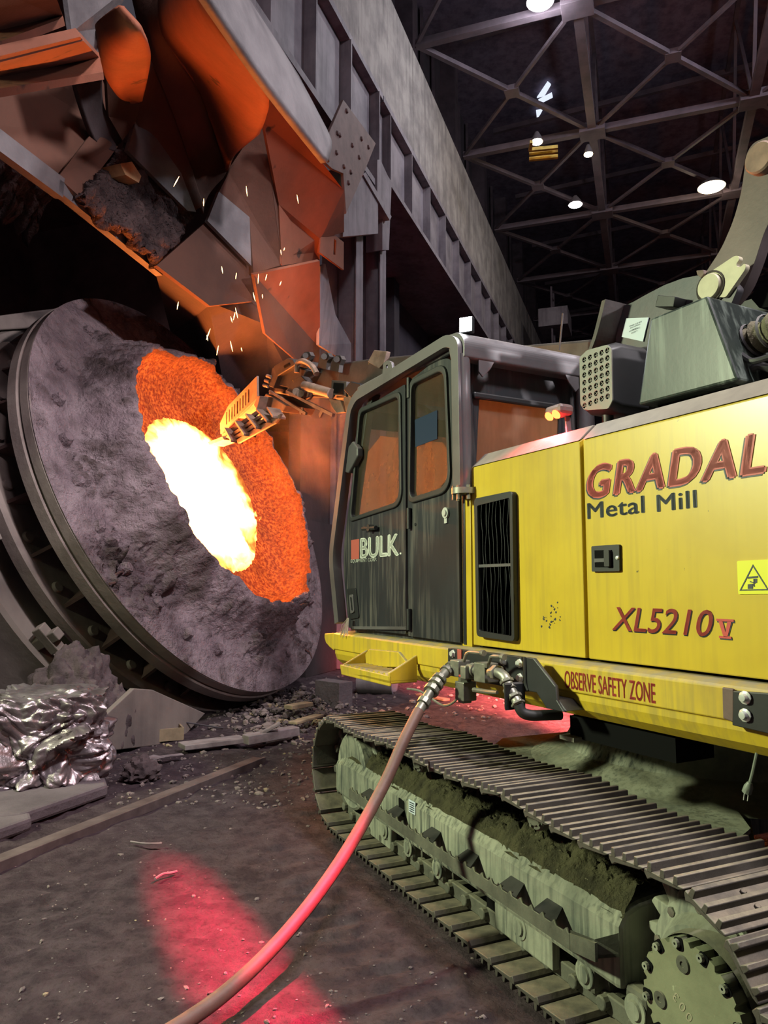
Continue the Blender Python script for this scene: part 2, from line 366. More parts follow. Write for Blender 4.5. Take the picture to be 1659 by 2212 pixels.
# ------------------------------------------------------------------ vessel bay behind the wall line
structure(MB().box(B, -8, 16, -14.2, -13.8, 0, 14).build('wall_bay_back', MT['bay']))
structure(MB().box(B, 13.4, 13.7, -13.8, WALL - .9, 0, 10.6).build('wall_bay_side', MT['bay']))
structure(MB().box(B, -8, 13.7, -13.8, -7.2, 10.2, 10.4).build('ceiling_bay', MT['bay']))
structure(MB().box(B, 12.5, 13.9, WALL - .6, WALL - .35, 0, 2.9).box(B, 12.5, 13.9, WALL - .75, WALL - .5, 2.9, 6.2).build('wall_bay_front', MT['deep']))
def plate(pts, m, name, parent, thick=.05, bevel=.0):
    mb = MB(); ps = [B.y(u, v, c) for u, v, c in pts]
    mb.add(ps, [tuple(range(len(ps)))])
    o = mb.build(name, m, parent, solid=thick); return o
def loft(a, b_, m, name, parent, bulge=0.0, thick=.05, nu=24, nv=14, sag=Vector((0, 0, 0))):
    """curved plate between two edges given as photo outlines with their distance across the hall"""
    A = smooth_path([B.y(*p) for p in a], 10); C_ = smooth_path([B.y(*p) for p in b_], 10)
    def pick(L_, t): f = t * (len(L_) - 1); i = min(int(f), len(L_) - 2); return L_[i].lerp(L_[i + 1], f - i)
    fn = lambda s, t: pick(A, s).lerp(pick(C_, s), t) + B.Y * bulge * math.sin(math.pi * t) + sag * math.sin(math.pi * t)
    return MB().grid(fn, nu, nv).build(name, m, parent, solid=thick)
hood = empty('fume_hood', B.P(8, -6.2, 6.2), 'fire-lit steel fume hood of curved and flat plates above the furnace mouth', 'fume hood')
# large curved shell: left flank, lit right flank and the seam between them
loft([(280, -40, -5.5), (322, 120, -5.6), (380, 300, -5.75), (436, 462, -5.8)], [(350, -40, -5.0), (354, 70, -5.1), (430, 190, -5.3), (492, 372, -5.55)], MT['hoodshaded'], 'curved_plate', hood, -.12)
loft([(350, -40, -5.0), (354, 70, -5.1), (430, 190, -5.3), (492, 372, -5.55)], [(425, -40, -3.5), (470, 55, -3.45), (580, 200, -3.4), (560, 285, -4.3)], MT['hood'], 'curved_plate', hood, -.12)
MB().tube(smooth_path([B.y(352, -10, -5.02), B.y(358, 75, -5.08), B.y(432, 190, -5.26), B.y(470, 280, -5.4), B.y(491, 370, -5.52)]), .03, 6).build('seam', MT['hood'], hood)
loft([(222, 66, -4.7), (226, 150, -5.0), (262, 210, -5.3), (302, 216, -5.4)], [(262, 12, -4.0), (305, 66, -3.8), (324, 120, -4.2), (306, 214, -5.35)], MT['hood'], 'scoop_plate', hood, -.14)
loft([(302, 200, -5.4), (292, 262, -5.6), (330, 330, -5.7), (415, 455, -5.75)], [(322, 130, -5.3), (352, 200, -5.5), (390, 300, -5.65), (436, 445, -5.72)], MT['hoodshaded'], 'curved_plate', hood, .02)
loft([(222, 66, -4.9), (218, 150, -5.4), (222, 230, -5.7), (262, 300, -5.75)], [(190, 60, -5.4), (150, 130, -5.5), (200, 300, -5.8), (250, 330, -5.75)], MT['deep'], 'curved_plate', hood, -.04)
plate([(226, 150, -5.45), (262, 205, -5.5), (302, 214, -5.45), (290, 262, -5.6), (262, 302, -5.7), (232, 250, -5.7)], MT['hoodshaded'], 'flat_plate', hood)
# flat plates stepping down to the right
plate([(580, 203, -4.35), (740, 410, -4.35), (741, 500, -4.75), (690, 515, -4.82), (688, 560, -5.0), (606, 572, -5.1), (600, 440, -4.95), (566, 262, -4.6)], MT['hood'], 'flat_plate', hood)
plate([(566, 262, -4.75), (600, 440, -5.0), (606, 572, -5.12)], MT['hoodshaded'], 'flat_plate', hood)
plate([(566, 262, -4.75), (606, 572, -5.12), (545, 590, -5.15), (536, 470, -5.2), (470, 415, -5.3), (492, 372, -5.2)], MT['hoodshaded'], 'flat_plate', hood)
MB().tube(smooth_path([B.y(566, 262, -4.6), B.y(588, 350, -4.8), B.y(600, 450, -4.98), B.y(605, 570, -5.1)]), .02, 6).build('seam', MT['hood'], hood)
plate([(470, 415, -5.28), (536, 470, -5.18), (540, 575, -5.16), (445, 478, -5.3)], MT['hoodgray'], 'flat_plate', hood)
sheet([[Vector((0, 0)), Vector((1.0, .12)), Vector((1.0, .62)), Vector((.1, .5))], [Vector((.55, .2)), Vector((.68, .25)), Vector((.68, .5)), Vector((.58, .5))]], B.y(688, 545, -4.8), B.X, B.Z, .04, 'slotted_tab', MT['hood'], hood)
plate([(545, 592, -5.0), (688, 562, -4.6), (689, 752, -5.35)], MT['hood'], 'flat_plate', hood)
plate([(545, 592, -5.0), (689, 752, -5.35), (640, 780, -5.4), (570, 720, -5.3)], MT['hoodshaded'], 'flat_plate', hood)
plate([(445, 478, -5.4), (538, 578, -5.25), (542, 652, -5.2), (450, 662, -5.2), (335, 575, -5.4)], MT['hoodshaded'], 'flat_plate', hood)
plate([(290, 258, -5.62), (335, 300, -5.65), (388, 375, -5.66), (420, 458, -5.68), (402, 456, -5.66), (272, 326, -5.62)], MT['hoodgray'], 'flat_plate', hood)
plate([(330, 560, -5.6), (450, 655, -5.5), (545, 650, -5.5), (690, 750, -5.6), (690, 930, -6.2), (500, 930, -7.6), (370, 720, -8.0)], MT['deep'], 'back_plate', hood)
# grey rim beam over the shell and the grey shield right of it
loft([(400, -60, -3.35), (470, 45, -3.35), (580, 200, -3.35), (700, 352, -3.4)], [(490, -60, -3.55), (545, 20, -3.55), (640, 170, -3.6), (702, 286, -3.65)], MT['hoodgray'], 'rim_beam', hood, .06, .08)
MB().tube([B.y(490, -60, -3.53), B.y(545, 20, -3.53), B.y(640, 170, -3.58), B.y(702, 286, -3.63)], .045, 6).build('rim_lip', MT['darksteel'], hood)
plate([(689, 575, -5.0), (700, 570, -5.0), (722, 680, -5.2), (756, 742, -5.3), (756, 790, -5.4), (686, 745, -5.2)], MT['girder'], 'side_shield', hood)
# encrusted sill band running down to the right, and the plates around it with shade in their colour
def crusty(u, t):
    p = B.y(262, 322, -5.8).lerp(B.y(418, 462, -5.75), u).lerp(B.y(172, 425, -5.6).lerp(B.y(345, 570, -5.55), u), t)
    q = noise.fractal(p * 2.2, .9, 2.1, 5) * .10 + noise.fractal(p * 8, .9, 2.1, 4) * .06; return p + B.Y * q + Vector((0, 0, q * .6))
MB().grid(crusty, 110, 70).build('crusted_band', MT['crust'], hood, solid=.12)
mb = MB(); mb.bar(B.y(-20, 296, -5.75), B.y(130, 408, -5.75), .1, .22); mb.bar(B.y(120, 402, -5.75), B.y(345, 585, -5.75), .1, .14); mb.build('sill_beam', MT['hoodgray'], hood)
plate([(-30, 160, -6.0), (80, 190, -6.0), (215, 165, -5.9), (262, 300, -5.9), (130, 390, -5.85), (-30, 270, -5.9)], MT['hoodshaded'], 'flat_plate', hood)
plate([(122, 385, -5.75), (212, 268, -5.85), (260, 308, -5.8), (170, 428, -5.65)], MT['hoodshaded'], 'flat_plate', hood)
def sl(u, t):
    p = B.y(-30, 300, -6.5).lerp(B.y(120, 415, -6.7), u); d = (.35 + .5 * noise.noise(Vector((u * 7, 1.7, 0))) + .3 * noise.noise(Vector((u * 19, 4.7, 0)))) * t
    return p - Vector((0, 0, max(d, .06 * t))) * 1.5 + B.Y * (-.1 - .3 * t + .12 * noise.fractal(p * 4 + Vector((0, 0, t * 3)), .9, 2, 4))
MB().grid(sl, 40, 16).build('hanging_slag', MT['crust'], hood, solid=.1)
MB().prism([B.y(*q, -6.35) for q in ((122, 385), (150, 380), (172, 410), (166, 424), (135, 408))], B.Y * .9).build('brick', surf('firebrick', '#a5835c', '#7d5e42', .9, bump=.6, bscale=14), hood)
# folded box-section lips at the upper left: a face leaning out over a face tucked under
for pts in ([(-30, -40, -3.1), (108, -40, -3.1), (134, 32, -4.2), (-30, 72, -4.2)], [(-30, 116, -3.3), (168, 70, -3.3), (176, 79, -3.45), (-30, 130, -3.45)], [(-30, 130, -3.4), (176, 79, -3.4), (214, 120, -4.3), (-30, 168, -4.35)]): plate(pts, MT['hood'], 'box_lip', hood)
for pts in ([(-30, 72, -4.2), (134, 32, -4.2), (139, 47, -4.0), (-30, 112, -3.75)], [(-30, 168, -4.35), (214, 120, -4.3), (224, 164, -3.9), (-30, 206, -3.85)]): plate(pts, MT['hood'], 'box_lip', hood)
plate([(135, -40, -5.0), (290, -40, -5.0), (225, 60, -5.1), (215, 125, -5.1), (150, 70, -5.0)], MT['hoodgray'], 'flat_plate', hood)
# riveted lozenge plate and the brackets under the girder
br = empty('bracket_plate', B.P(12.5, -5.1, 8.6), 'riveted diamond-shaped brown plate fixed beside the column head', 'plate')
MT['brown'] = surf('brown_plate', '#6a5450', '#55433f', .7, bump=.25, bscale=8)
pl_ = [(742, 215), (812, 310), (790, 365), (748, 462), (742, 375), (718, 365), (702, 350), (705, 300)]
MB().prism([B.y(u, v, WALL + .55) for u, v in pl_], B.Y * -.06).build('lozenge_plate', MT['brown'], br, bevel=.01)
for u, v in ((748, 240), (728, 288), (733, 292), (760, 314), (726, 330), (775, 340), (707, 345), (742, 360), (757, 372), (780, 300), (795, 318), (752, 395)):
    p = B.y(u, v, WALL + .55); MB().lathe([(0, .05), (.035, .035), (.05, 0)], p, B.Y, 8).build('rivet', MT['brown'], br)
co = empty('corbel', B.P(14, -5.4, 8), 'grey steel corbel box under the girder beside the column', 'corbel')
MB().prism([B.y(u, v, WALL + .3) for u, v in ((745, 440), (784, 378), (817, 432), (817, 505), (741, 512))], B.Y * -.5).build('corbel_box', MT['girder'], co, bevel=.01)
MB().prism([B.y(u, v, WALL + .34) for u, v in ((784, 376), (790, 372), (846, 468), (842, 476))], B.Y * -.5).build('flange', MT['girder'], co)
MB().prism([B.y(u, v, WALL + .2) for u, v in ((815, 345), (822, 345), (846, 398), (840, 540), (826, 540), (826, 470), (815, 430))], B.Y * -.4).build('web_plate', MT['girder'], co)
MB().prism([B.y(u, v, WALL + .3) for u, v in ((705, 370), (727, 365), (745, 380), (745, 440), (715, 395))], B.Y * -.2).build('hanger', MT['girder'], co)
# ------------------------------------------------------------------ tilted furnace vessel with its mouth towards the aisle
MT['slag'] = surf('slag_face', '#85767a', '#6b5c61', .92, .0, 2.4, .38, .62, bump=1.0, bscale=8, bdist=.16, speck='#b9a7ad', spscale=60, splo=.68, spec=.25)
def crusted(m):                                       # crusted places are darker and browner than the dusty steel between them
    nt = m.node_tree; p = [n for n in nt.nodes if n.type == 'BSDF_PRINCIPLED'][0]; l = p.inputs['Base Color'].links[0]; at = N(nt, 'ShaderNodeAttribute', attribute_name='crusted')
    src = l.from_socket; nt.links.remove(l); co = [n for n in nt.nodes if n.type == 'TEX_COORD'][0].outputs['Object']; f, _ = noise_mask(nt, co, 7, .35, .6)
    nt.links.new(mixc(nt, mathn(nt, 'MULTIPLY', at.outputs['Fac'], mathn(nt, 'ADD', mathn(nt, 'MULTIPLY', f, .5), .5)), src, lin('#473b3a')), p.inputs['Base Color'])
crusted(MT['slag'])
MT['ringsteel'] = surf('ring_steel', '#756963', '#5a4e4a', .75, .0, 1.5, bump=.3, bscale=12, bdist=.02)
MT['shell'] = surf('shell_steel', '#7b7069', '#645a56', .75, .0, .9, bump=.2, bscale=5, bdist=.03, streak='#514845', samt=.4, sscale=4)
MT['ringdark'] = surf('ring_recess', '#553d39', '#402d2a', .9, bump=.2)
def molten():
    m, nt, out = nodes('molten_steel'); L = nt.links.new
    co = N(nt, 'ShaderNodeTexCoord').outputs['Object']; n = N(nt, 'ShaderNodeTexNoise'); n.inputs['Scale'].default_value = 2.2; n.inputs['Detail'].default_value = 6; n.inputs['Distortion'].default_value = .8; L(co, n.inputs['Vector'])
    at = N(nt, 'ShaderNodeAttribute', attribute_name='hotness'); s = mathn(nt, 'ADD', at.outputs['Fac'], mathn(nt, 'MULTIPLY', mathn(nt, 'SUBTRACT', n.outputs['Fac'], .5), .9))
    r = N(nt, 'ShaderNodeMapRange'); r.inputs[1].default_value = .05; r.inputs[2].default_value = .95; r.inputs[3].default_value = 0.0; r.inputs[4].default_value = 1.0; L(s, r.inputs[0])
    e = N(nt, 'ShaderNodeEmission'); e.inputs[0].default_value = (1.0, .24, .042, 1); L(mathn(nt, 'ADD', mathn(nt, 'MULTIPLY', mathn(nt, 'POWER', r.outputs[0], 2.6), 190), .8), e.inputs[1]); L(e.outputs[0], out.inputs[0]); return m
def hotlining():
    m, nt, out = nodes('glowing_lining'); L = nt.links.new
    co = N(nt, 'ShaderNodeTexCoord').outputs['Object']
    p = N(nt, 'ShaderNodeBsdfPrincipled'); p.inputs['Roughness'].default_value = .95; p.inputs['Base Color'].default_value = (.05, .022, .014, 1); p.inputs['Specular IOR Level'].default_value = .1
    n = N(nt, 'ShaderNodeTexNoise'); n.inputs['Scale'].default_value = 16; n.inputs['Detail'].default_value = 4; L(co, n.inputs['Vector'])
    f, _ = noise_mask(nt, co, 22, .38, .62, 3); at = N(nt, 'ShaderNodeAttribute', attribute_name='hotness')
    col = mixc(nt, f, (.9, .06, .008, 1), (1.0, .16, .02, 1)); L(col, p.inputs['Emission Color'])
    L(mathn(nt, 'MULTIPLY', at.outputs['Fac'], mathn(nt, 'ADD', mathn(nt, 'MULTIPLY', f, .5), .35)), p.inputs['Emission Strength'])
    b = N(nt, 'ShaderNodeBump'); b.inputs['Strength'].default_value = 1; b.inputs['Distance'].default_value = .08; L(n.outputs['Fac'], b.inputs['Height']); L(b.outputs[0], p.inputs['Normal'])
    L(p.outputs[0], out.inputs[0]); return m
MT['molten'] = molten(); MT['hot'] = hotlining(); MT['molten'].cycles.emission_sampling = 'FRONT_BACK'
EL = math.radians(23.5); AZV = math.radians(-1.1)
VN = (B.Y * math.cos(AZV) + B.X * math.sin(AZV)) * math.cos(EL) + Vector((0, 0, 1)) * math.sin(EL)
V1 = Vector((0, 0, 1)).cross(VN).normalized(); V2 = VN.cross(V1)
VC = Vector((0, 0, EYE)) + sight(442.9, 1056.7) * 10.6; VR = 3.01
def heat_attr(o, vals, name='hotness'):
    a = o.data.attributes.new(name, 'FLOAT', 'POINT')
    for q, x in zip(a.data, vals): q.value = max(x, 0)
def vp(r, a, h): return VC + (V1 * math.cos(a) + V2 * math.sin(a)) * r + VN * h
LIPR, LIPH = 1.88, .52
OFF = V1 * 0.0
def lip(a):                                            # ragged edge of the opening
    d = Vector((math.cos(a), math.sin(a), 0))
    return LIPR + .16 * noise.fractal(d * 1.6 + Vector((3, 1, 0)), .8, 2, 3) + .07 * noise.noise(d * 9)
vessel = empty('furnace_vessel', B.P(8.5, -6.5, 0), 'tilted steel furnace vessel with glowing round mouth and slag-crusted ring', 'furnace')
NA, NR = 640, 96
def face(i, j):
    a = 2 * math.pi * i / NA; t = j / NR; r0 = lip(a); r = VR + (r0 - VR) * t
    q = max(0, min(1, (2.38 - r) / (2.38 - r0))); h = LIPH * (q * q * (3 - 2 * q)) ** .9
    d = Vector((r * math.cos(a), r * math.sin(a), 0))
    edge = min(1, (VR - r) / .12)
    low = noise.fractal(d * .9 + Vector((5, 2, 1)), .9, 2.1, 4)
    rough = max(0.0, noise.fractal(d * 1.1 + Vector((1, 7, 3)), .8, 2.0, 3) * 1.6 + q * .9)
    k = noise.turbulence(d * 3.2, 5, True, noise_basis='BLENDER', amplitude_scale=.55, frequency_scale=2.1)
    k2 = noise.fractal(d * 9, .9, 2.1, 4); rough *= 1 - .75 * max(0, min(1, (t - .86) / .12))
    h += edge * (.05 * low + .20 * rough * (k - .5) + .045 * rough * k2 + .010 * k2)
    for ca, rr, w, amp in ((-1.75, 2.45, .34, .13), (-1.35, 2.2, .4, .12), (1.35, 2.35, .35, .1), (2.1, 2.3, .35, .1), (.5, 2.5, .3, .1)):
        dd = (d - Vector((rr * math.cos(ca), rr * math.sin(ca), 0))).length / w
        if dd < 1.6: h += amp * math.exp(-dd * dd * 1.6) * (.4 + 1.2 * k)
    crust_v.append(max(0, min(1, rough * .9 + (k - .62) * 1.2)))
    return vp(r, a, h)
crust_v = []
mb = MB(); vs = [face(i, j) for i in range(NA) for j in range(NR + 1)]
fs = [(i * (NR + 1) + j, ((i + 1) % NA) * (NR + 1) + j, ((i + 1) % NA) * (NR + 1) + j + 1, i * (NR + 1) + j + 1) for i in range(NA) for j in range(NR)]
ring = mb.add(vs, fs, True).build('mouth_ring', MT['slag'], vessel, auto=50); heat_attr(ring, crust_v, 'crusted')
MB().lathe([(VR - .02, .0), (VR, -.02), (VR, -.13), (VR - .03, -.14), (VR - .03, -.16), (VR + .02, -.17), (VR + .02, -.30), (VR - .1, -.31), (2.3, -.31)], VC, VN, 128, e1=V1).build('flange_rim', MT['ringsteel'], vessel)
for a0 in (-2.62, -1.12, .35, 2.0):                        # joints between the ring segments
    mb = MB(); pp = [vp(VR - .02 - i * .09, a0 + .012 * math.sin(i * 2), .014) for i in range(9)]; mb.tube(pp, .014, 5); mb.build('ring_joint', MT['ringdark'], vessel)
# throat: glowing lining running in from the ragged edge down to the bath
NT = 22; TC = V1 * .12 + V2 * .0
heat = []
mb = MB(); vs = []
for i in range(NA):
    a = 2 * math.pi * i / NA; e = face(i, NR)
    for j in range(NT + 1):
        t = j / NT; r = 1.22 + .05 * math.sin(3 * a); inner = vp(r, a, -.05) + TC * 1.0; p = e.lerp(inner, t)
        d = Vector((math.cos(a) * 1.6, math.sin(a) * 1.6, t * 1.2)); k = noise.fractal(d * 2.1, .9, 2.1, 4)
        p = p - VN * (.18 * math.sin(math.pi * t)) + (V1 * math.cos(a) + V2 * math.sin(a)) * (.16 * math.sin(math.pi * min(t * 1.2, 1)) + .07 * k * math.sin(math.pi * t) + .025 * noise.fractal(d * 11, .9, 2, 3) * min(1, t * 6)) 
        vs.append(p); heat.append(max(0.0, min(1.0, (t - .02) * 9)) * (.75 + .5 * k + .35 * t))
fs = [(i * (NT + 1) + j, ((i + 1) % NA) * (NT + 1) + j, ((i + 1) % NA) * (NT + 1) + j + 1, i * (NT + 1) + j + 1) for i in range(NA) for j in range(NT)]
o = mb.add(vs, fs, True).build('mouth_lining', MT['hot'], vessel, auto=60); o['label'] = 'glowing orange lining of the mouth'
heat_attr(o, heat)
# back ring, recess with gussets, clamps, bolts and the big shell
MB().lathe([(2.32, -.31), (2.30, -.72)], VC, VN, 96, e1=V1).build('recess_wall', MT['ringdark'], vessel)
MB().lathe([(2.3, -.70), (2.98, -.70), (3.0, -.72), (3.0, -.86), (2.98, -.88), (2.62, -.88), (2.58, -1.12)], VC, VN, 128, e1=V1).build('backing_ring', MT['ringsteel'], vessel)
MB().lathe([(2.58, -1.12), (3.16, -1.12), (3.2, -1.16), (3.2, -1.5), (3.3, -1.7), (3.36, -2.6), (3.36, -3.6), (3.1, -4.6), (2.0, -5.2), (0, -5.4)], VC, VN, 128, e1=V1).build('shell', MT['shell'], vessel)
for k in range(28):
    a = 2 * math.pi * (k + .3) / 28; d = V1 * math.cos(a) + V2 * math.sin(a); tn = VN.cross(d)
    MB().prism([vp(2.3, a, -.31), vp(2.78, a, -.31), vp(2.9, a, -.70), vp(2.3, a, -.70)], tn * .04).build('gusset', MT['ringdark'], vessel)
    a2 = 2 * math.pi * k / 28; MB().lathe([(0, .035), (.055, .035), (.07, .01), (.07, 0)], vp(2.82, a2, -.70), VN, 12).build('bolt', MT['ringsteel'], vessel)
for k in range(30):
    a = 2 * math.pi * (k + .5) / 30
    if random.random() < .16: continue
    o = MB().lathe([(0, .10), (.055, .09), (.075, .05), (.09, -.03)], vp(2.60 + random.uniform(-.03, .03), a, -.01), VN + V1 * random.uniform(-.15, .15), 8).build('stud', MT['slag'], vessel)
for u, v in ((35, 1146), (156, 1338), (303, 1473), (0, 905)):                  # wedge clamps bridging the rings
    n = VN; r = sight(u, v).normalized(); o_ = Vector((0, 0, EYE)); off = lambda a: ((vp(3.10, a, -.98) - o_).normalized() - r).length
    a_ = min([math.pi * k / 360 for k in range(720)], key=off); d = V1 * math.cos(a_) + V2 * math.sin(a_); tn = VN.cross(d); q = vp(3.10, a_, -.98); mb = MB(); mb.obox(q, VN, d, tn, .36, .12, .12); mb.obox(q + VN * .02, VN, d, tn, .12, .13, .34); mb.build('wedge_clamp', MT['shell'], vessel, bevel=.012)
# lug plates and pipe end seen over the left shoulder of the ring
for dz in (0, -.28): MB().prism([B.y(u, v, -8.0 + dz) for u, v in ((-40, 690 - dz * 40), (10, 680 - dz * 40), (130, 665 - dz * 40), (140, 705), (-40, 715))], B.Y * -.3).build('lug_plate', MT['ringsteel'], vessel, bevel=.02)
MB().cyl(B.y(15, 770, -7.4), B.y(80, 770, -7.4), .18, 20).build('pipe_end', MT['ringsteel'], vessel)
# grey skirt plate below the shell, resting on the ground
sk = MB(); gp = [B.z(226, 1600, 0.0), B.z(395, 1588, 0.0)]
sk.prism([B.y(u, v, -5.0) for u, v in ((212, 1625), (228, 1545), (290, 1487), (330, 1490), (444, 1541), (385, 1605))], B.Y * -.06)
tag(sk.build('skirt_plate', MT['shell'], at=B.z(300, 1600, 0.0), bevel=.01), 'flat grey steel skirt plate standing below the furnace ring', 'plate')
# liquid steel in the mouth
mb = MB(); vs = []; hv = []; nr, na = 26, 120
for i in range(na):
    a = 2 * math.pi * i / na
    for j in range(nr + 1):
        r = 1.62 * j / nr; d = Vector((r * math.cos(a), r * math.sin(a), 0)); vs.append(vp(r, a, -.10 + .10 * noise.fractal(d * 2.2, .9, 2, 4)) + TC)
        hv.append(max(0, min(1, (1.42 - r) / .80)) + .25 * noise.fractal(d * 2.5, .9, 2, 4))
fs = [(i * (nr + 1) + j, ((i + 1) % na) * (nr + 1) + j, ((i + 1) % na) * (nr + 1) + j + 1, i * (nr + 1) + j + 1) for i in range(na) for j in range(nr)]
o = MB().add(vs, fs, True)
me = bpy.data.meshes.new('liquid_steel'); base = VC.copy(); me.from_pydata([v - base for v in o.v], [], o.f); me.materials.append(MT['molten'])
steel = bpy.data.objects.new('liquid_steel', me); COL.objects.link(steel); steel.location = base; heat_attr(steel, hv)
for p in me.polygons: p.use_smooth = True
tag(steel, 'white-hot liquid steel filling the furnace mouth', 'molten steel')
# ------------------------------------------------------------------ the excavator
MT['yellow'] = surf('yellow_paint', '#bfa324', '#aa8e1c', .38, .0, 1.3, .45, .75, bump=.05, bscale=40, bdist=.003, streak='#8f7a35', samt=.25, sscale=26, speck='#4a4120', spscale=26, splo=.735, coat=.25)
MT['yellowdusty'] = surf('yellow_paint_dusty', '#bfa324', '#a98c2c', .5, .0, 2.5, .45, .75, bump=.08, bscale=40, bdist=.003, streak='#7d7040', samt=.5, sscale=22, dust='#8b8374', damt=1.0)
MT['hoodtop'] = surf('hood_top_paint', '#7c746a', '#675f58', .7, bump=.1, bscale=40)
MT['black'] = surf('black_paint', '#23262a', '#1b1d21', .42, .0, 2.0, bump=.06, bscale=40, bdist=.003, streak='#6a6560', samt=.55, sscale=30, coat=.2)
MT['blackplain'] = surf('black_metal', '#1d1f21', '#141516', .5, .0, 3.0, bump=.1, bscale=40, bdist=.003, dust='#4a4744', damt=.5)
MT['greypaint'] = surf('grey_frame_paint', '#565456', '#444244', .45, .0, 2.0, bump=.06, bscale=40, bdist=.003, dust='#8a8482', damt=.6, coat=.15)
MT['housing'] = surf('housing_paint', '#2c3430', '#242b28', .40, .0, 2.0, bump=.1, bscale=34, bdist=.004, streak='#6a746c', samt=.9, sscale=30, coat=.04, spec=.3)
MT['rubber'] = surf('black_rubber', '#1e1f20', rough=.6, bump=.1)
MT['steel'] = surf('grey_fitting', '#8b8a7e', '#6b6a62', .45, .55, 9, bump=.1)
MT['chrome'] = surf('bright_bolt', '#c9ccc8', rough=.3, metal=.35, bump=0)
MT['burnt'] = surf('boom_steel', '#4a4442', '#312c2b', .6, .2, 3, bump=.2, bscale=18, speck='#8a7436', spscale=9, splo=.7)
MT['tool'] = surf('tool_steel', '#8a7467', '#5f4f47', .7, .1, 4, bump=.3, bscale=20)
MT['track'] = surf('track_steel', '#4c4843', '#393633', .6, .2, 5, bump=.25, bscale=30, dust='#8d8370', damt=.75)
MT['frame'] = surf('track_frame_dusty', '#8d8f7f', '#62665b', .85, .0, 2.8, bump=.25, bscale=25, streak='#343a38', samt=1.0, sscale=40, dust='#6a6752', damt=.5)
MT['framedark'] = surf('track_parts', '#5d5d52', '#45453d', .8, .1, 6, bump=.3, bscale=24, dust='#807b66', damt=.6)
MT['white'] = surf('white_print', '#d8dcd4', rough=.5, bump=0); MT['red'] = surf('red_print', '#b8423a', '#a83832', .5, .0, 8, bump=0)
MT['darkprint'] = surf('dark_print', '#222a36', rough=.5, bump=0); MT['salmon'] = surf('salmon_print', '#a35045', rough=.5, bump=0)
MT['sticker'] = surf('yellow_sticker', '#d8d820', rough=.4, bump=0); MT['paper'] = surf('white_label', '#b9c4cf', rough=.5, bump=0)
MT['khaki'] = surf('heat_wrap', '#6f6a55', '#57523f', .9, .0, 6, bump=.8, bscale=18, bdist=.03)
MT['void'] = surf('dark_inside', '#0b0b0c', rough=.9, bump=0, spec=.1)
MT['redlamp'] = glow('red_lamp', (1.0, .05, .02, 1), 9); MT['redlamphot'] = glow('amber_lamp', (1.0, .13, .03, 1), 7); MT['ledwhite'] = glow('led_white', (.9, .95, 1.0, 1), 30)
def dusty_glass(name, amount, tint, grain=5, hi=.8, through=.6):
    m, nt, out = nodes(name); L = nt.links.new; co = N(nt, 'ShaderNodeTexCoord').outputs['Object']
    mp = N(nt, 'ShaderNodeMapping'); mp.inputs['Scale'].default_value = (1, 1, .25); L(co, mp.inputs[0]); f, _ = noise_mask(nt, mp.outputs[0], grain, .25, hi, 5)
    tr = N(nt, 'ShaderNodeBsdfTransparent'); tr.inputs[0].default_value = tint
    d = N(nt, 'ShaderNodeBsdfDiffuse'); d.inputs[0].default_value = lin('#c4b096'); t2 = N(nt, 'ShaderNodeBsdfTranslucent'); t2.inputs[0].default_value = lin('#c4b096')
    dm = N(nt, 'ShaderNodeMixShader'); dm.inputs[0].default_value = through; L(d.outputs[0], dm.inputs[1]); L(t2.outputs[0], dm.inputs[2])
    a = N(nt, 'ShaderNodeMixShader'); L(mathn(nt, 'MULTIPLY', mathn(nt, 'ADD', f, .35), amount), a.inputs[0]); L(tr.outputs[0], a.inputs[1]); L(dm.outputs[0], a.inputs[2])
    g = N(nt, 'ShaderNodeBsdfGlossy'); g.inputs['Roughness'].default_value = .12; lw = N(nt, 'ShaderNodeLayerWeight'); fr_ = mathn(nt, 'ADD', mathn(nt, 'MULTIPLY', mathn(nt, 'POWER', lw.outputs['Facing'], 4), .35), .03)
    b = N(nt, 'ShaderNodeMixShader'); L(fr_, b.inputs[0]); L(a.outputs[0], b.inputs[1]); L(g.outputs[0], b.inputs[2]); L(b.outputs[0], out.inputs[0]); return m
MT['glass'] = dusty_glass('cab_glass', .12, (.72, .76, .76, 1)); MT['clear'] = dusty_glass('windscreen', .08, (.95, .95, .95, 1)); MT['dirtyglass'] = dusty_glass('rear_glass', .9, (.7, .7, .7, 1), 3, through=.85); MT['screendirt'] = dusty_glass('baked_dust', .5, (1, 1, 1, 1), 7, .7, .85)
ex = empty('excavator', M.P(2.9, -3.6, 0), 'yellow and black crawler excavator with telescopic boom reaching into the furnace mouth', 'excavator')
SY = -2.5
def S2(u, v, y=SY): p = M.loc(M.y(u, v, y)); return Vector((-p.x, p.z))
def side(loops, y, thick, name, m, parent, bevel=0.0): return sheet(loops, M.P(0, y, 0), -M.X, M.Z, thick, name, m, parent, bevel)
def xz(*pts): return [Vector((-x, z)) for x, z in pts]
def xprof(pts, x0, x1): return [M.P(x0, y, z) for y, z in pts], M.X * (x1 - x0)
def rect(x0, x1, z0, z1, r=0.0, k=4):
    p = [Vector((-x1, z0)), Vector((-x0, z0)), Vector((-x0, z1)), Vector((-x1, z1))]; return rounded(p, r, k) if r else p
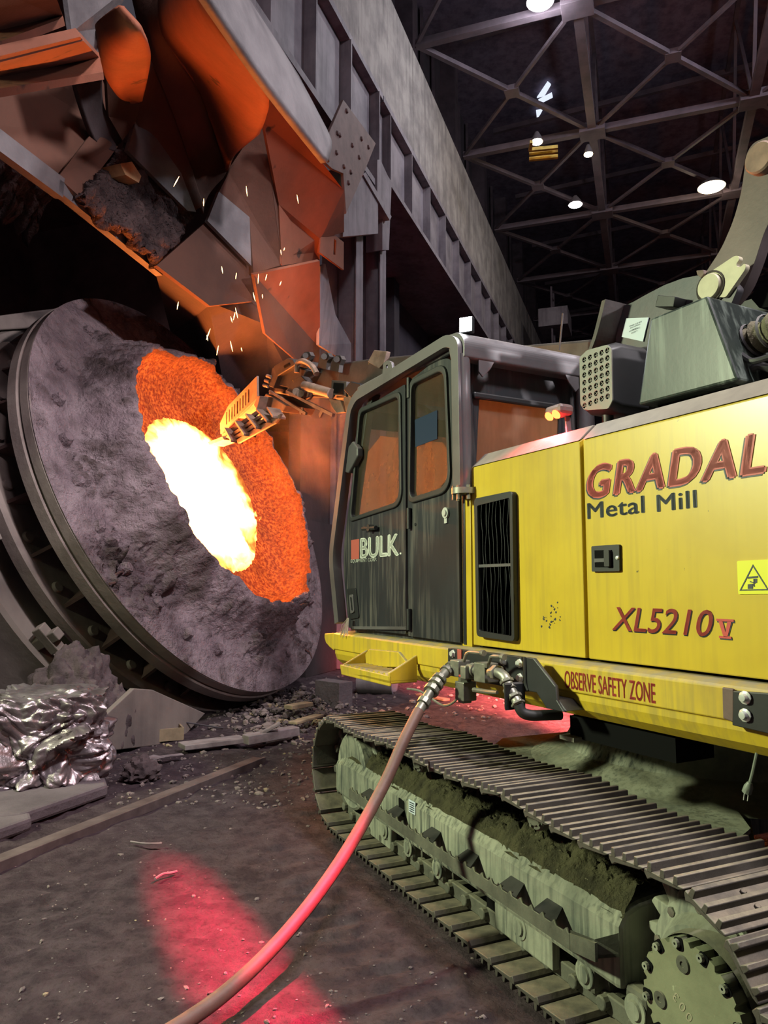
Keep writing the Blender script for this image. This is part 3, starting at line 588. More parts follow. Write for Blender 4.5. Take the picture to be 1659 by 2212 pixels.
# --- deck rail along the machine's side
deck = MB().prism(*xprof([(-2.49, 1.302), (-2.43, 1.29), (-2.42, 1.28), (-2.42, 1.165), (-2.432, 1.16), (-2.432, 1.13), (-2.45, 1.085), (-2.5, 1.045), (-2.6, 1.02), (-4.75, 1.02), (-4.75, 1.302)], .1, 5.42)).build('deck_rail', MT['yellowdusty'], ex, bevel=.004)
MB().prism([M.P(x, -2.42, z) for x, z in ((5.42, 1.29), (5.42, 1.15), (5.5, 1.17), (5.58, 1.2), (5.61, 1.24), (5.61, 1.275))], M.Y * -.9).build('rail_nose', MT['yellowdusty'], deck, bevel=.01)
# --- hood panels
hood_prof = [(SY, 1.315), (SY, 2.355), (-2.6, 2.425), (-4.7, 2.425), (-4.7, 1.315)]
cap_prof = [(-2.495, 2.358), (-2.592, 2.445), (-4.7, 2.445), (-4.7, 2.40), (-2.6, 2.40)]
front = MB().prism(*xprof(hood_prof, 2.690, 3.612)).build('front_hood', MT['yellow'], ex, bevel=.006)
rear = MB().prism(*xprof(hood_prof, .1, 2.668)).build('rear_hood', MT['yellow'], ex, bevel=.006)
MB().prism(*xprof(cap_prof, 2.690, 3.60)).build('hood_cap', MT['hoodtop'], front, bevel=.004)
MB().prism(*xprof(cap_prof, .1, 2.668)).build('hood_cap', MT['hoodtop'], rear, bevel=.004)
MB().box(M, 3.632, 3.735, -2.62, SY - .005, 1.30, 2.20).build('hood_post', MT['yellow'], ex, bevel=.005)
MB().box(M, .2, 5.3, -4.7, -2.56, 1.29, 1.33).build('deck_floor', MT['void'], ex)
# vent grille with bent vertical louvres
gr = side([rounded([S2(1034, 1078), S2(1117, 1061), S2(1122, 1386), S2(1040, 1374)], .03), rounded([S2(1041, 1093), S2(1111, 1076), S2(1116, 1374), S2(1046, 1362)], .012)], SY + .012, .045, 'vent_grille', MT['blackplain'], front, .004)
side([[S2(1038, 1085), S2(1113, 1070), S2(1118, 1380), S2(1043, 1368)]], SY + .004, .006, 'grille_backing', MT['void'], front)
gx0, gx1 = -S2(1041, 1090).x, -S2(1114, 1090).x
for i in range(9):
    x = gx0 + (gx1 - gx0) * (i + .6) / 9.2; mb = MB(); ph = random.uniform(0, 6)
    def lv(s, t, x=x, ph=ph): 
        z = 1.375 + .775 * s + (-.02 * (1 - i / 8) if False else 0); w = .008 * math.sin(s * 9 + ph) + .004 * math.sin(s * 23 + ph * 2)
        return M.P(x + w - .022 * t, SY + .008 + .020 * t, z)
    mb.grid(lv, 30, 2).build('louvre', MT['blackplain'], front, solid=.003)
MB().bar(M.P(gx0, SY + .02, M.loc(M.y(1043, 1223, SY)).z), M.P(gx1, SY + .02, M.loc(M.y(1043, 1223, SY)).z), .022, .016).build('grille_crossbar', MT['greypaint'], front)
# paddle latch
la = side([rounded([S2(1282, 1180), S2(1342, 1176), S2(1343, 1234), S2(1283, 1235)], .008)], SY + .006, .016, 'paddle_latch', MT['blackplain'], rear, .003)
side([[S2(1290, 1189), S2(1327, 1188), S2(1328, 1225), S2(1291, 1225)]], SY + .015, .004, 'latch_recess', MT['void'], rear)
side([rounded([S2(1315, 1188), S2(1326, 1188), S2(1327, 1224), S2(1316, 1224)], .006)], SY + .022, .02, 'latch_paddle', MT['blackplain'], rear, .003)
side([[S2(1291, 1207), S2(1316, 1206), S2(1316, 1214), S2(1291, 1215)]], SY + .018, .008, 'latch_spring', MT['greypaint'], rear)
p = M.y(1334, 1205, SY + .014); MB().lathe([(0, .008), (.008, .006), (.01, 0)], p, M.Y, 12).build('latch_lock', MT['chrome'], rear)
# lettering on the hood
AX, AY = -M.X, M.Z
def words(body, lb, rb, tp, name, m, parent, y=SY, **k):
    a = M.y(*lb, y + .0012); b_ = M.y(*rb, y + .0012); c = M.y(*tp, y + .0012)
    return lettering(body, a, b_, (c - a).dot(M.Z), AX, AY, name, m, parent, **k)
def words2(body, x0, x1, z0, z1, name, m, parent, y=SY, dy=0.0, **k):
    return lettering(body, M.P(x0, y + .0012 + dy, z0), M.P(x1, y + .0012 + dy, z1), z1 - z0, AX, AY, name, m, parent, **k)
q0, q1, qt = M.loc(M.y(1268, 1080, SY)), M.loc(M.y(1655, 1022, SY)), M.loc(M.y(1283, 1004, SY))
w6 = q0.x - q1.x
GX1 = q0.x - w6 * 1.135
words2('GRADALL', q0.x + .004, GX1 + .004, q0.z - .006, qt.z - .006, 'maker_lettering', MT['darkprint'], rear, shear=.22, bold=.045, space=1.15)
words2('GRADALL', q0.x - .004, GX1 - .004, q0.z, qt.z, 'maker_lettering', MT['red'], rear, dy=.0012, shear=.22, bold=.045, space=1.15)
words('Metal', (1269, 1122), (1393, 1109), (1270, 1087), 'model_lettering', MT['darkprint'], rear, bold=.02, space=1.05); words('Mill', (1419, 1106), (1506, 1096), (1420, 1069), 'model_lettering', MT['darkprint'], rear, bold=.02, space=1.05)
q0, q1, qt = M.loc(M.y(1323, 1361, SY)), M.loc(M.y(1543, 1378, SY)), M.loc(M.y(1337, 1311, SY))
words2('XL5210', q0.x - .003, q1.x - .003, q0.z - .005, qt.z - .005, 'type_lettering', MT['darkprint'], rear, shear=.25, bold=.008)
words2('XL5210', q0.x, q1.x, q0.z, qt.z, 'type_lettering', MT['red'], rear, dy=.0012, shear=.25, bold=.006)
def serif_v(y, m, dx, dz):
    a, b_ = S2(1550, 1378), S2(1586, 1338); w, h = b_.x - a.x, b_.y - a.y; f = lambda s, t: Vector((a.x + dx + w * s, a.y + dz + h * t))
    side([[f(.0, 1), f(1, 1), f(1, .88), f(0, .88)]], y, .001, 'type_numeral', m, rear); side([[f(.12, 0), f(.82, 0), f(.82, .12), f(.12, .12)]], y, .001, 'type_numeral', m, rear)
    side([[f(.12, .9), f(.36, .9), f(.5, .3), f(.64, .9), f(.88, .9), f(.6, .08), f(.38, .08)]], y, .001, 'type_numeral', m, rear)
serif_v(SY + .0015, MT['darkprint'], .003, -.005); serif_v(SY + .0030, MT['red'], 0, 0)
words('OBSERVE SAFETY ZONE', (1220, 1486), (1416, 1515), (1220, 1448), 'warning_lettering', MT['red'], deck, y=-2.42, bold=.012)
# crush-hazard sticker
st = side([rounded([S2(1593, 1212), S2(1668, 1208), S2(1670, 1283), S2(1596, 1284)], .006)], SY + .002, .003, 'hazard_sticker', MT['sticker'], rear)
a, b_, c = S2(1599, 1276), S2(1663, 1275), S2(1628, 1219); g = (a + b_ + c) / 3; inn = lambda p, k=.86: g + (p - g) * k
side([[a, b_, c], [inn(a), inn(b_), inn(c)]], SY + .0042, .0012, 'sticker_triangle', MT['darkprint'], rear)
for pts in ([(1617, 1246), (1639, 1244), (1639, 1248), (1617, 1250)], [(1617, 1262), (1628, 1261), (1628, 1272), (1617, 1272)], [(1632, 1250), (1637, 1250), (1637, 1259), (1632, 1260)], [(1622, 1255), (1633, 1259), (1633, 1261), (1621, 1257)], [(1629, 1250), (1631, 1250), (1632, 1268), (1629, 1266)]):
    side([[S2(*q) for q in pts]], SY + .0042, .0012, 'sticker_picture', MT['darkprint'], rear)
# scuffs of bare paint low on the front hood panel
for k in range(26):
    u, v = random.gauss(1188, 9), random.gauss(1335, 13); s = random.uniform(.6, 2.4)
    side([[S2(u + random.uniform(-s, s), v - s * 1.5), S2(u + s, v + random.uniform(-s, s)), S2(u, v + s * 1.3), S2(u - s, v)]], SY + .0012, .001, 'paint_scuff', MT['darkprint'], front)
# --- cab
cab = MB(); cab.box(M, 3.70, 5.25, -3.42, -2.52, 1.29, 1.36); cab.box(M, 3.66, 5.0, -3.44, -2.47, 3.10, 3.19)
cab.box(M, 3.68, 3.76, -2.58, -2.505, 1.3, 3.12); cab.box(M, 3.68, 3.76, -3.44, -3.36, 1.3, 3.12)
cab = cab.build('cab', MT['black'], ex, bevel=.015)
dwin = [S2(786, 893), S2(869, 857), S2(871, 1082), S2(766, 1119)]; qwin = [S2(896, 833), S2(966, 799), S2(976, 1049), S2(893, 1076)]
dW = rounded(dwin, [.05, .06, .10, .05]); qW = rounded(qwin, [.05, .09, .12, .06])
door = side([rounded(xz((5.27, 1.335), (5.395, 1.90), (5.055, 2.985), (4.95, 3.02), (4.368, 3.05), (4.368, 1.335)), [.02, .2, .06, .06, .02, .02]), dW], SY + .004, .035, 'cab_door', MT['black'], cab, .005)
qp = side([rounded(xz((4.352, 1.325), (4.352, 3.06), (4.0, 3.11), (3.81, 3.085), (3.735, 2.98), (3.73, 1.32)), [.01, .02, .08, .08, .08, .01]), qW], SY - .004, .035, 'cab_side_panel', MT['black'], cab, .005)
def grow(pts, d):
    c = sum(pts, Vector((0, 0))) / len(pts); return [p + (p - c).normalized() * d for p in pts]
def seal(loop, y, par):
    o = grow(loop, .045); n = len(loop); R_ = [[M.P(-p.x, yy, p.y) for p in lp] for yy in (y + .015, y - .015) for lp in (o, loop)]; mb = MB(); q = lambda a, b_: [(a * n + i, a * n + (i + 1) % n, b_ * n + (i + 1) % n, b_ * n + i) for i in range(n)]
    mb.add(sum(R_, []), q(0, 1) + q(2, 3) + q(0, 2) + q(1, 3)); mb.build('window_seal', MT['rubber'], par, bevel=.008)
seal(dW, SY + .022, cab); seal(qW, SY + .016, cab)
side([dW], SY, .006, 'door_pane', MT['glass'], cab); side([qW], SY - .006, .006, 'side_pane', MT['glass'], cab)
# far side wall, its window, front posts, windscreen, rear window
fy = -3.42
F2 = lambda u, v: S2(u, v, fy)
fw = rounded(xz((5.2, 2.02), (3.85, 2.02), (3.85, 2.95), (4.92, 2.95)), .06)
side([xz((5.25, 1.32), (5.38, 1.90), (5.04, 2.99), (4.9, 3.10), (3.7, 3.12), (3.7, 1.32)), fw], fy, .03, 'far_wall', MT['void'], cab); side([fw], fy, .006, 'far_pane', MT['glass'], cab)
mb = MB()
for y in (-2.53, -3.40): mb.bar(M.P(5.24, y, 1.32), M.P(5.385, y, 1.90), .06, .08, M.X); mb.bar(M.P(5.385, y, 1.90), M.P(5.04, y, 3.0), .06, .08, M.X); mb.bar(M.P(5.05, y, 2.98), M.P(4.9, y, 3.12), .06, .06, M.X)
mb.prism([M.P(5.26, -2.52, 1.33), M.P(5.39, -2.52, 1.88), M.P(5.37, -2.52, 1.90), M.P(5.23, -2.52, 1.33)], M.Y * -.88); mb.build('front_posts', MT['blackplain'], cab, bevel=.01)
mb = MB().prism([M.P(5.39, -2.55, 1.92), M.P(5.05, -2.55, 2.98), M.P(5.045, -2.55, 2.98), M.P(5.385, -2.55, 1.92)], M.Y * -.83); mb.build('windscreen', MT['clear'], cab)
wsp = lambda y, t: M.P(5.375 - .34 * t, y, 1.92 + 1.06 * t); mb = MB(); wl_ = [wsp(-2.57, 0), wsp(-2.57, .74), wsp(-2.66, .86), wsp(-3.24, .86), wsp(-3.36, .76), wsp(-3.36, 0)]
mb.prism(wl_, M.X * -.004); mb.build('screen_dirt', MT['screendirt'], cab)
MB().prism([wsp(-2.55, .9), wsp(-2.55, 1.02), wsp(-3.38, 1.02), wsp(-3.38, .9)], M.X * -.02).build('sun_visor', MT['void'], cab)
rx = 3.70
def R2(u, v): p = M.loc(M.x(u, v, rx)); return Vector((-p.y, p.z))
rw = rounded([Vector((2.565, 2.05)), Vector((3.20, 2.05)), R2(1205, 882), R2(1033, 857)], .04)
sheet([[Vector((2.5, 1.31)), Vector((3.44, 1.31)), Vector((3.44, 3.12)), Vector((2.5, 3.12))], rw], M.P(rx, 0, 0), -M.Y, M.Z, .03, 'rear_wall', MT['black'], cab, .004)
sheet([rw], M.P(rx, 0, 0), -M.Y, M.Z, .006, 'rear_pane', MT['dirtyglass'], cab)
sheet([[Vector((2.56, 2.80)), Vector((3.36, 2.80)), Vector((3.36, 2.84)), Vector((2.56, 2.84))]], M.P(rx - .03, 0, 0), -M.Y, M.Z, .03, 'window_rail', MT['blackplain'], cab, .01)
mb = MB(); mb.obox(M.P(4.25, -2.95, 2.0), M.X, M.Y, M.Z, .14, .5, .75); mb.obox(M.P(4.5, -2.95, 1.68), M.X, M.Y, M.Z, .5, .5, .16); mb.build('seat', MT['rubber'], cab, bevel=.06, seg=3)
MB().tube(smooth_path([M.P(5.2, -2.75, 1.6), M.P(5.0, -2.8, 1.95), M.P(4.75, -2.9, 2.0), M.P(4.55, -3.0, 2.25)]), .018, 8).build('control_lever', MT['rubber'], cab)
# roof guard: rectangular tube bent round the cab's side, the rear roof beam, posts, lifting lug
def offset_open(pts, d):
    out = []
    for i, p in enumerate(pts):
        t = (Vector(pts[min(i + 1, len(pts) - 1)]) - Vector(pts[max(i - 1, 0)])).normalized(); out.append(Vector(p) + Vector((-t.y, t.x)) * d)
    return out
GP = [Vector((-x, z)) for x, z in ((5.40, 1.36), (5.535, 1.89), (5.19, 3.06), (5.06, 3.15), (3.74, 3.205), (3.62, 3.14), (3.61, 2.2))]
def open_round(pts, r):
    out = [pts[0]]
    for i in range(1, len(pts) - 1):
        p = pts[i]; a = (pts[i - 1] - p); b_ = (pts[i + 1] - p); d = min(r, a.length * .45, b_.length * .45); s = p + a.normalized() * d; e = p + b_.normalized() * d
        out += [s * (1 - t) ** 2 + p * 2 * t * (1 - t) + e * t * t for t in [j / 6 for j in range(7)]]
    return out + [pts[-1]]
gp = open_round(GP, .13); gi = offset_open(gp, -.075)
guard = side([gp + gi[::-1]], -2.455, .075, 'roof_guard', MT['greypaint'], cab, .012)
for y in (-3.46,): side([gp + gi[::-1]], y, .075, 'roof_guard', MT['greypaint'], cab, .012)
prof = rounded([Vector((3.60, 3.02)), Vector((3.74, 3.02)), Vector((3.80, 3.215)), Vector((3.66, 3.20)), Vector((3.595, 3.13))], [.02, .02, .02, .06, .06])
MB().prism([M.P(p.x, -2.45, p.y) for p in prof], M.Y * -1.02).build('roof_beam', MT['greypaint'], cab, bevel=.006)
MB().box(M, 3.78, 5.1, -3.44, -2.46, 3.165, 3.205).build('roof_panel', MT['greypaint'], cab, bevel=.012)
for y in (-2.47, -3.43):
    MB().cyl(M.P(3.648, y, 3.05), M.P(3.648, y, 2.23), .047, 16).build('corner_post', MT['greypaint'], cab)
    mb = MB(); mb.cyl(M.P(3.648, y, 2.235), M.P(3.648, y, 2.20), .075, 16)
    for k in range(6): mb.cyl(M.P(3.648 + .06 * math.cos(k), y + .06 * math.sin(k), 2.25), M.P(3.648 + .06 * math.cos(k), y + .06 * math.sin(k), 2.165), .011, 6)
    mb.build('post_flange', MT['steel'], cab)
for y in (-2.56, -3.36): 
    mb = MB(); s_ = 1 if y > -3 else -1
    mb.prism([M.P(3.605, y, 3.03), M.P(3.605, y, 2.95), M.P(3.605, y - .03 * s_, 2.92), M.P(3.605, y - .09 * s_, 2.98), M.P(3.605, y - .12 * s_, 3.03)], M.X * .012); mb.build('corner_gusset', MT['greypaint'], cab, bevel=.003)
lug = rounded([S2(831, 818, -2.44), S2(833, 785, -2.44), S2(842, 779, -2.44), S2(851, 783, -2.44), S2(854, 806, -2.44)], .02)
side([lug, [S2(839, 790, -2.44), S2(843, 788, -2.44), S2(843, 795, -2.44), S2(839, 797, -2.44)]], -2.43, .02, 'lifting_lug', MT['greypaint'], cab, .003)
# door furniture and lettering
for v in (838, 1120, 1338):
    p = M.y(883, v, SY + .03); MB().cyl(p - Vector((0, 0, .07)), p + Vector((0, 0, .07)), .016, 10).build('hinge', MT['blackplain'], cab)
mb = MB(); a = M.y(784, 1142, SY + .05); b_ = M.y(812, 1140, SY + .05); mb.tube([a, b_], .016, 10); c = M.y(806, 1141, SY + .02); mb.cyl(c, c + M.Y * .045, .026, 12); mb.build('door_handle', MT['rubber'], cab)
mb = MB(); p = M.y(966, 1108, SY + .01); mb.cyl(p, p + M.Y * .018, .034, 20); mb.cyl(p, p + M.Y * .028, .02, 14); mb.obox(p - Vector((0, 0, .04)) + M.Y * .008, M.X, M.Y, M.Z, .03, .012, .05); mb.build('door_lock', MT['chrome'], cab)
p = M.y(898, 1133, SY + .012); MB().cyl(p, p + M.Y * .006, .011, 10).build('plug_button', MT['blackplain'], cab)
lt = side([rounded([S2(757, 1272), S2(776, 1270), S2(783, 1334), S2(763, 1338)], .02)], SY + .026, .012, 'latch_box', MT['blackplain'], cab, .004)
side([rounded([S2(764, 1285), S2(772, 1284), S2(775, 1322), S2(767, 1326)], .02), rounded([S2(766, 1290), S2(770, 1290), S2(773, 1318), S2(769, 1320)], .01)], SY + .036, .01, 'latch_pull', MT['greypaint'], cab)
MB().bar(M.y(762, 1356, SY + .03), M.y(880, 1357, SY + .03), .02, .02).build('door_sill', MT['greypaint'], cab)
DY = SY + .0215
side([[S2(759, 1167, DY), S2(776, 1164, DY), S2(776, 1207, DY), S2(759, 1209, DY)]], DY + .001, .002, 'logo_square', MT['salmon'], cab)
words('BULK', (778, 1207), (862, 1200), (778, 1163), 'company_lettering', MT['white'], cab, y=DY, bold=.035)
side([[S2(864, 1194, DY), S2(867, 1193.5, DY), S2(867, 1197, DY), S2(864, 1197.5, DY)]], DY + .001, .002, 'company_lettering', MT['white'], cab)
words('EQUIPMENT CORP.', (758, 1217), (814, 1215), (758, 1208.5), 'company_lettering', MT['white'], cab, y=DY, bold=.012)
side([rounded([S2(897, 907), S2(945, 886), S2(945, 948), S2(898, 966)], .004)], SY + .002, .003, 'pane_rectangle', surf('blue_reflection', '#2c3648', rough=.15, bump=0), cab)  # outlined rectangle on the pane, its blue reflection painted in as colour
mb = MB(); mb.prism([M.y(u, v, -2.44) for u, v in ((744, 1020), (752, 965), (761, 953), (772, 968), (772, 985), (760, 1008), (752, 1022))], M.Y * -.05); mb.build('mirror', MT['greypaint'], cab, bevel=.01)
# frayed wire bundle hanging at the lower front corner
mb = MB()
for k in range(16):
    a = M.y(751 + random.uniform(-2, 3), 1335, -2.43); b_ = M.y(743 + random.uniform(-10, 8), 1372 + random.uniform(-8, 6), -2.40); mb.tube([a, a.lerp(b_, .5) + M.Y * random.uniform(-.01, .02), b_], .0025, 4)
mb.build('frayed_cable', surf('bare_wire', '#a59a8c', rough=.6, bump=0), cab)
# --- lamps of the machine
wl = MB(); c = M.y(1006, 701, -2.50); fdir = (Vector((0, 0, EYE)) - c).normalized(); fx = (M.X * -.55 + M.Y * .75 + M.Z * .05).normalized(); fs_ = M.Z.cross(fx).normalized(); fu = fx.cross(fs_)
wl.obox(c - fx * .02, fs_, fu, fx, .088, .10, .04); wl.obox(c - fx * .04 - M.Z * .06, fs_, fu, fx, .02, .06, .02); wl = wl.build('work_lamp', MT['blackplain'], ex, bevel=.006)
MB().obox(c + fx * .002, fs_, fu, fx, .076, .088, .008).build('lamp_lens', MT['ledwhite'], wl)
lamp('work_lamp_light', 'SPOT', c + fx * .05, 120, (.9, .95, 1), c + fx * 2 - M.Z * .3, .04, 150, .6)
rl = MB(); c = M.y(1208, 893, -2.66)
rl.obox(c + M.Z * .012, M.X, M.Y, M.Z, .13, .10, .06); rl = rl.build('red_lamp', surf('red_lamp_housing', '#6b5552', rough=.5, bump=.1), ex, bevel=.02)
for d in (-.028, .028): MB().lathe([(0, .012), (.022, .008), (.027, 0)], c + M.X * d + M.Y * .046 - M.Z * .016, (M.Y - M.Z * .8), 14).build('lamp_lens', MT['redlamphot'], rl)
mb = MB(); mb.bar(c - M.Z * .02 - M.Y * .03 - M.X * .03, c - M.Z * .16 - M.Y * .03 - M.X * .04, .035, .012); mb.build('lamp_bracket', MT['greypaint'], rl, bevel=.004)
RL = c + M.Y * .09 - M.Z * .05
lamp('red_lamp_light', 'SPOT', c + M.Y * .06 - M.Z * .05, 90, (1, .03, .04), c + M.Y * .08 - M.Z * 1.0, .03, 150, .5)
# --- perforated air cleaner on the hood
ac = MB(); P0 = M.loc(M.y(1256, 775, -2.78)); AYF = -2.78
def A2(u, v): return S2(u, v, AYF)
face_o = rounded([A2(1254, 773), A2(1270, 757), A2(1314, 745), A2(1323, 754), A2(1325, 866), A2(1316, 883), A2(1265, 887), A2(1256, 874)], .012)
def ac_ring(pts, y): return [M.P(-p.x, y, p.y) for p in pts]
big = grow(face_o, .022); mb = MB(); r0, r1, r2 = ac_ring(face_o, AYF), ac_ring(big, AYF - .05), ac_ring(big, AYF - .24)
n = len(r0); mb.add(r0 + r1 + r2, [(i, (i + 1) % n, (i + 1) % n + n, i + n) for i in range(n)] + [(i + n, (i + 1) % n + n, (i + 1) % n + 2 * n, i + 2 * n) for i in range(n)] + [tuple(range(2 * n, 3 * n))], True)
acb = mb.build('air_cleaner', MT['blackplain'], ex, auto=40)
holes = []; hc = []
for i in range(5):
    for j in range(7):
        u = 1264.2 + 12.5 * i + .12 * j; v = 777.5 - 5.0 * i + 16.5 * j; c = A2(u, v); hc.append(c); holes.append([c + Vector((math.cos(a), math.sin(a))) * .0152 for a in [k * math.pi / 9 for k in range(18)]])
side([face_o] + holes, AYF + .004, .008, 'perforated_plate', surf('grille_grey', '#77766f', '#66655f', .5, bump=.1), acb)
side([grow(face_o, -.004)], AYF - .02, .004, 'inner_screen', MT['void'], acb)
for i_, c in enumerate(hc):
    an = .6 if i_ % 2 else .1; mb = MB()
    for k in range(2):
        a = an + k * math.pi / 2; d = (-M.X * math.cos(a) + M.Z * math.sin(a)); p = M.P(-c.x, AYF + .002, c.y); mb.obox(p, d, M.Y, M.Y.cross(d), .030, .003, .003)
    mb.build('hole_spokes', surf('spoke_grey', '#77766f', bump=0) if i_ == 0 else bpy.data.materials['spoke_grey'], acb)
cc = M.P(2.83, -3.02, 2.74); MB().lathe([(.14, 0), (.19, .02), (.205, .04), (.205, .06), (.17, .075), (.17, .25), (.10, .3), (0, .3)], cc, -M.Y, 28).build('cleaner_duct', MT['blackplain'], acb)
MB().lathe([(.20, .0), (.215, .012), (.20, .024)], cc - M.Y * .05, -M.Y, 28).build('clamp_ring', MT['greypaint'], acb)
for v in (783, 826): p = M.y(1341, v, AYF - .08); MB().obox(p, M.X, M.Y, M.Z, .012, .03, .03).build('cleaner_catch', MT['void'], acb)
MB().cyl(M.P(2.86, -2.86, 2.60), M.P(2.86, -2.86, 2.44), .03, 12).build('drain_spout', MT['blackplain'], acb)
MB().box(M, 2.7, 3.0, -3.2, -2.8, 2.44, 2.50).build('cleaner_base', MT['blackplain'], acb)
# --- tapered black housing on the hood
HY = -2.75; hp = [(2.548, 2.53), (1.999, 2.52), (2.133, 2.937), (2.453, 2.937)]
hs = MB(); hs.prism([M.P(x, HY, z) for x, z in hp], M.Y * -.75); hs = hs.build('boom_housing', MT['housing'], ex, bevel=.012)
MB().box(M, 2.06, 2.5, -3.4, -2.83, 2.44, 2.53).build('housing_foot', MT['void'], hs)
MB().box(M, 1.95, 2.6, -3.6, -2.70, 2.444, 2.452).build('foot_plate', MT['hoodtop'], hs)
# wrapped exhaust behind the housing
ep = smooth_path([M.y(1588, 757, -2.95), M.y(1612, 745, -2.95), M.y(1640, 728, -2.95), M.y(1700, 700, -2.95), M.y(1760, 690, -3.0)], 6)
mb = MB(); rr = [.062 + .012 * math.sin(i * 1.7) + .01 * random.random() for i in range(len(ep))]; mb.tube(ep, rr, 14); xh = mb.build('wrapped_pipe', MT['khaki'], ex)
for i in (3, 9, 14): MB().lathe([(.078, 0), (.084, .008), (.078, .016)], ep[i], ep[i + 1] - ep[i], 16).build('pipe_clamp', MT['greypaint'], xh)
mb = MB(); mb.tube(smooth_path([M.y(1592, 775, -2.9), M.y(1615, 800, -2.88), M.y(1640, 790, -2.88), M.y(1670, 800, -2.9)]), .018, 8); mb.tube(smooth_path([M.y(1600, 765, -2.86), M.y(1625, 780, -2.84), M.y(1665, 770, -2.86)]), .014, 8); mb.build('engine_hoses', MT['rubber'], xh)
MB().box(M, 1.2, 2.0, -3.5, -2.9, 2.44, 2.62).build('engine_block', MT['void'], ex)
# --- curved boom cradle plates, big arm, keeper plate
CY_ = -3.15
cr = [S2(u, v, CY_) for u, v in ((1326, 740), (1327, 655), (1345, 659), (1362, 652), (1390, 636), (1430, 615), (1470, 600), (1512, 592), (1560, 588), (1590, 620), (1560, 690), (1420, 760), (1340, 800))]
cradle = side([rounded(cr, .02, 3)], CY_ - .04, .05, 'cradle_plate', surf('cradle_steel', '#4d4547', '#3e4246', .5, .2, 1.4, .4, .6, bump=.12, bscale=20), ex, .006)
side([rounded(cr, .02, 3)], CY_ - .62, .05, 'cradle_plate', MT['blackplain'], ex, .006)
fl = smooth_path([M.y(1262, 776, -3.02), M.y(1278, 736, -3.02), M.y(1290, 692, -3.02), M.y(1300, 650, -3.02)], 5)
mb = MB(); m_ = len(fl); mb.add(fl + [p - M.Y * .22 for p in fl] + [p - M.X * .03 for p in fl] + [p - M.Y * .22 - M.X * .03 for p in fl], [(i, i + 1, i + 1 + m_, i + m_) for i in range(m_ - 1)] + [(i + 2 * m_, i + 1 + 2 * m_, i + 1 + 3 * m_, i + 3 * m_) for i in range(m_ - 1)] + [(i, i + 1, i + 1 + 2 * m_, i + 2 * m_) for i in range(m_ - 1)] + [(i + m_, i + 1 + m_, i + 1 + 3 * m_, i + 3 * m_) for i in range(m_ - 1)] + [(0, m_, 3 * m_, 2 * m_), (m_ - 1, 2 * m_ - 1, 4 * m_ - 1, 3 * m_ - 1)])
mb.build('curved_flange', MT['burnt'], cradle)
side([[S2(u, v, CY_) for u, v in ((1442, 643), (1480, 646), (1476, 668), (1436, 668))]], CY_ + .03, .09, 'stop_block', MT['blackplain'], cradle, .004)
side([[S2(u, v, CY_ + .03) for u, v in ((1502, 584), (1518, 582), (1519, 592), (1512, 600), (1504, 593))]], CY_, .05, 'stop_lug', MT['tool'], cradle, .004)
LP = [(1354, 688), (1402, 686), (1390, 738), (1344, 728)]
side([[S2(u, v, CY_ - .01) for u, v in LP]], CY_ - .008, .006, 'notice_plate', MT['paper'], cradle)
for i in range(5):
    w = (28, 22, 12, 24, 14)[i]; u0 = 1373 - w / 2 - i * .6; v0 = 704.5 + i * 3.6
    k = words(('THIS UNIT', 'EQUIPPED', 'WITH', 'HYDRAULIC', 'SAFETY')[i], (u0, v0 + 2.4), (u0 + w, v0 + 2.4), (u0, v0 - .4), 'notice_print', MT['darkprint'], cradle, y=CY_ - .005)
MB().lathe([(.015, 0), (.015, .5)], M.y(1210, 755, -3.3), M.Z, 8).build('antenna', MT['burnt'], ex) if False else MB().cyl(M.y(1208, 756, -3.3), M.y(1216, 677, -3.3), .006, 6).build('whip_antenna', MT['burnt'], ex)
ay_ = -3.3
ap = [(1705, 285), (1659, 303), (1637, 312), (1622, 335), (1618, 368), (1611, 420), (1594, 480), (1568, 540), (1535, 590), (1500, 640), (1530, 690), (1580, 670), (1618, 625), (1640, 570), (1662, 500), (1690, 450), (1740, 420), (1790, 400), (1790, 300)]
arm = side([rounded([S2(u, v, ay_) for u, v in ap], .05, 4)], ay_, .07, 'boom_arm', surf('arm_steel', '#5d5150', '#4b4242', .55, .2, 2, bump=.12, bscale=26), ex, .008)
side([rounded([S2(u, v, ay_) for u, v in ap], .05, 4)], ay_ - .5, .07, 'boom_arm', MT['burnt'], ex, .008)
p = M.y(1651, 345, ay_ + .035); MB().lathe([(0, .05), (.07, .05), (.078, .04), (.078, 0)], p, M.Y, 28).build('pivot_boss', MT['tool'], arm)
kp = [(1506, 640), (1505, 612), (1516, 598), (1585, 552), (1594, 552), (1596, 560), (1588, 570), (1592, 577), (1600, 575), (1606, 568), (1610, 572), (1608, 582), (1566, 642)]
MT['keeper'] = surf('keeper_steel', '#b4ae94', '#98927c', .55, .1, 4, bump=.15, bscale=20)
side([rounded([S2(u, v, ay_ + .16) for u, v in kp], .012, 3)], ay_ + .14, .03, 'keeper_plate', MT['keeper'], arm, .004)
p = M.y(1535, 620, ay_ + .155); MB().lathe([(0, .02), (.062, .02), (.066, .014), (.066, 0)], p, M.Y, 28).build('pin_head', MT['keeper'], arm); MB().lathe([(.072, 0), (.082, .006), (.082, 0)], p, M.Y, 28).build('pin_seat', MT['burnt'], arm)
MB().box(M, .6, 1.9, -4.2, -3.5, 2.44, 3.1).build('boom_carrier', MT['blackplain'], ex, bevel=.03)
MB().prism([M.y(u, v, -3.3) for u, v in ((1618, 640), (1640, 620), (1680, 622), (1690, 660), (1640, 665))], M.Y * -.2).build('boom_roller_cover', MT['void'], ex)
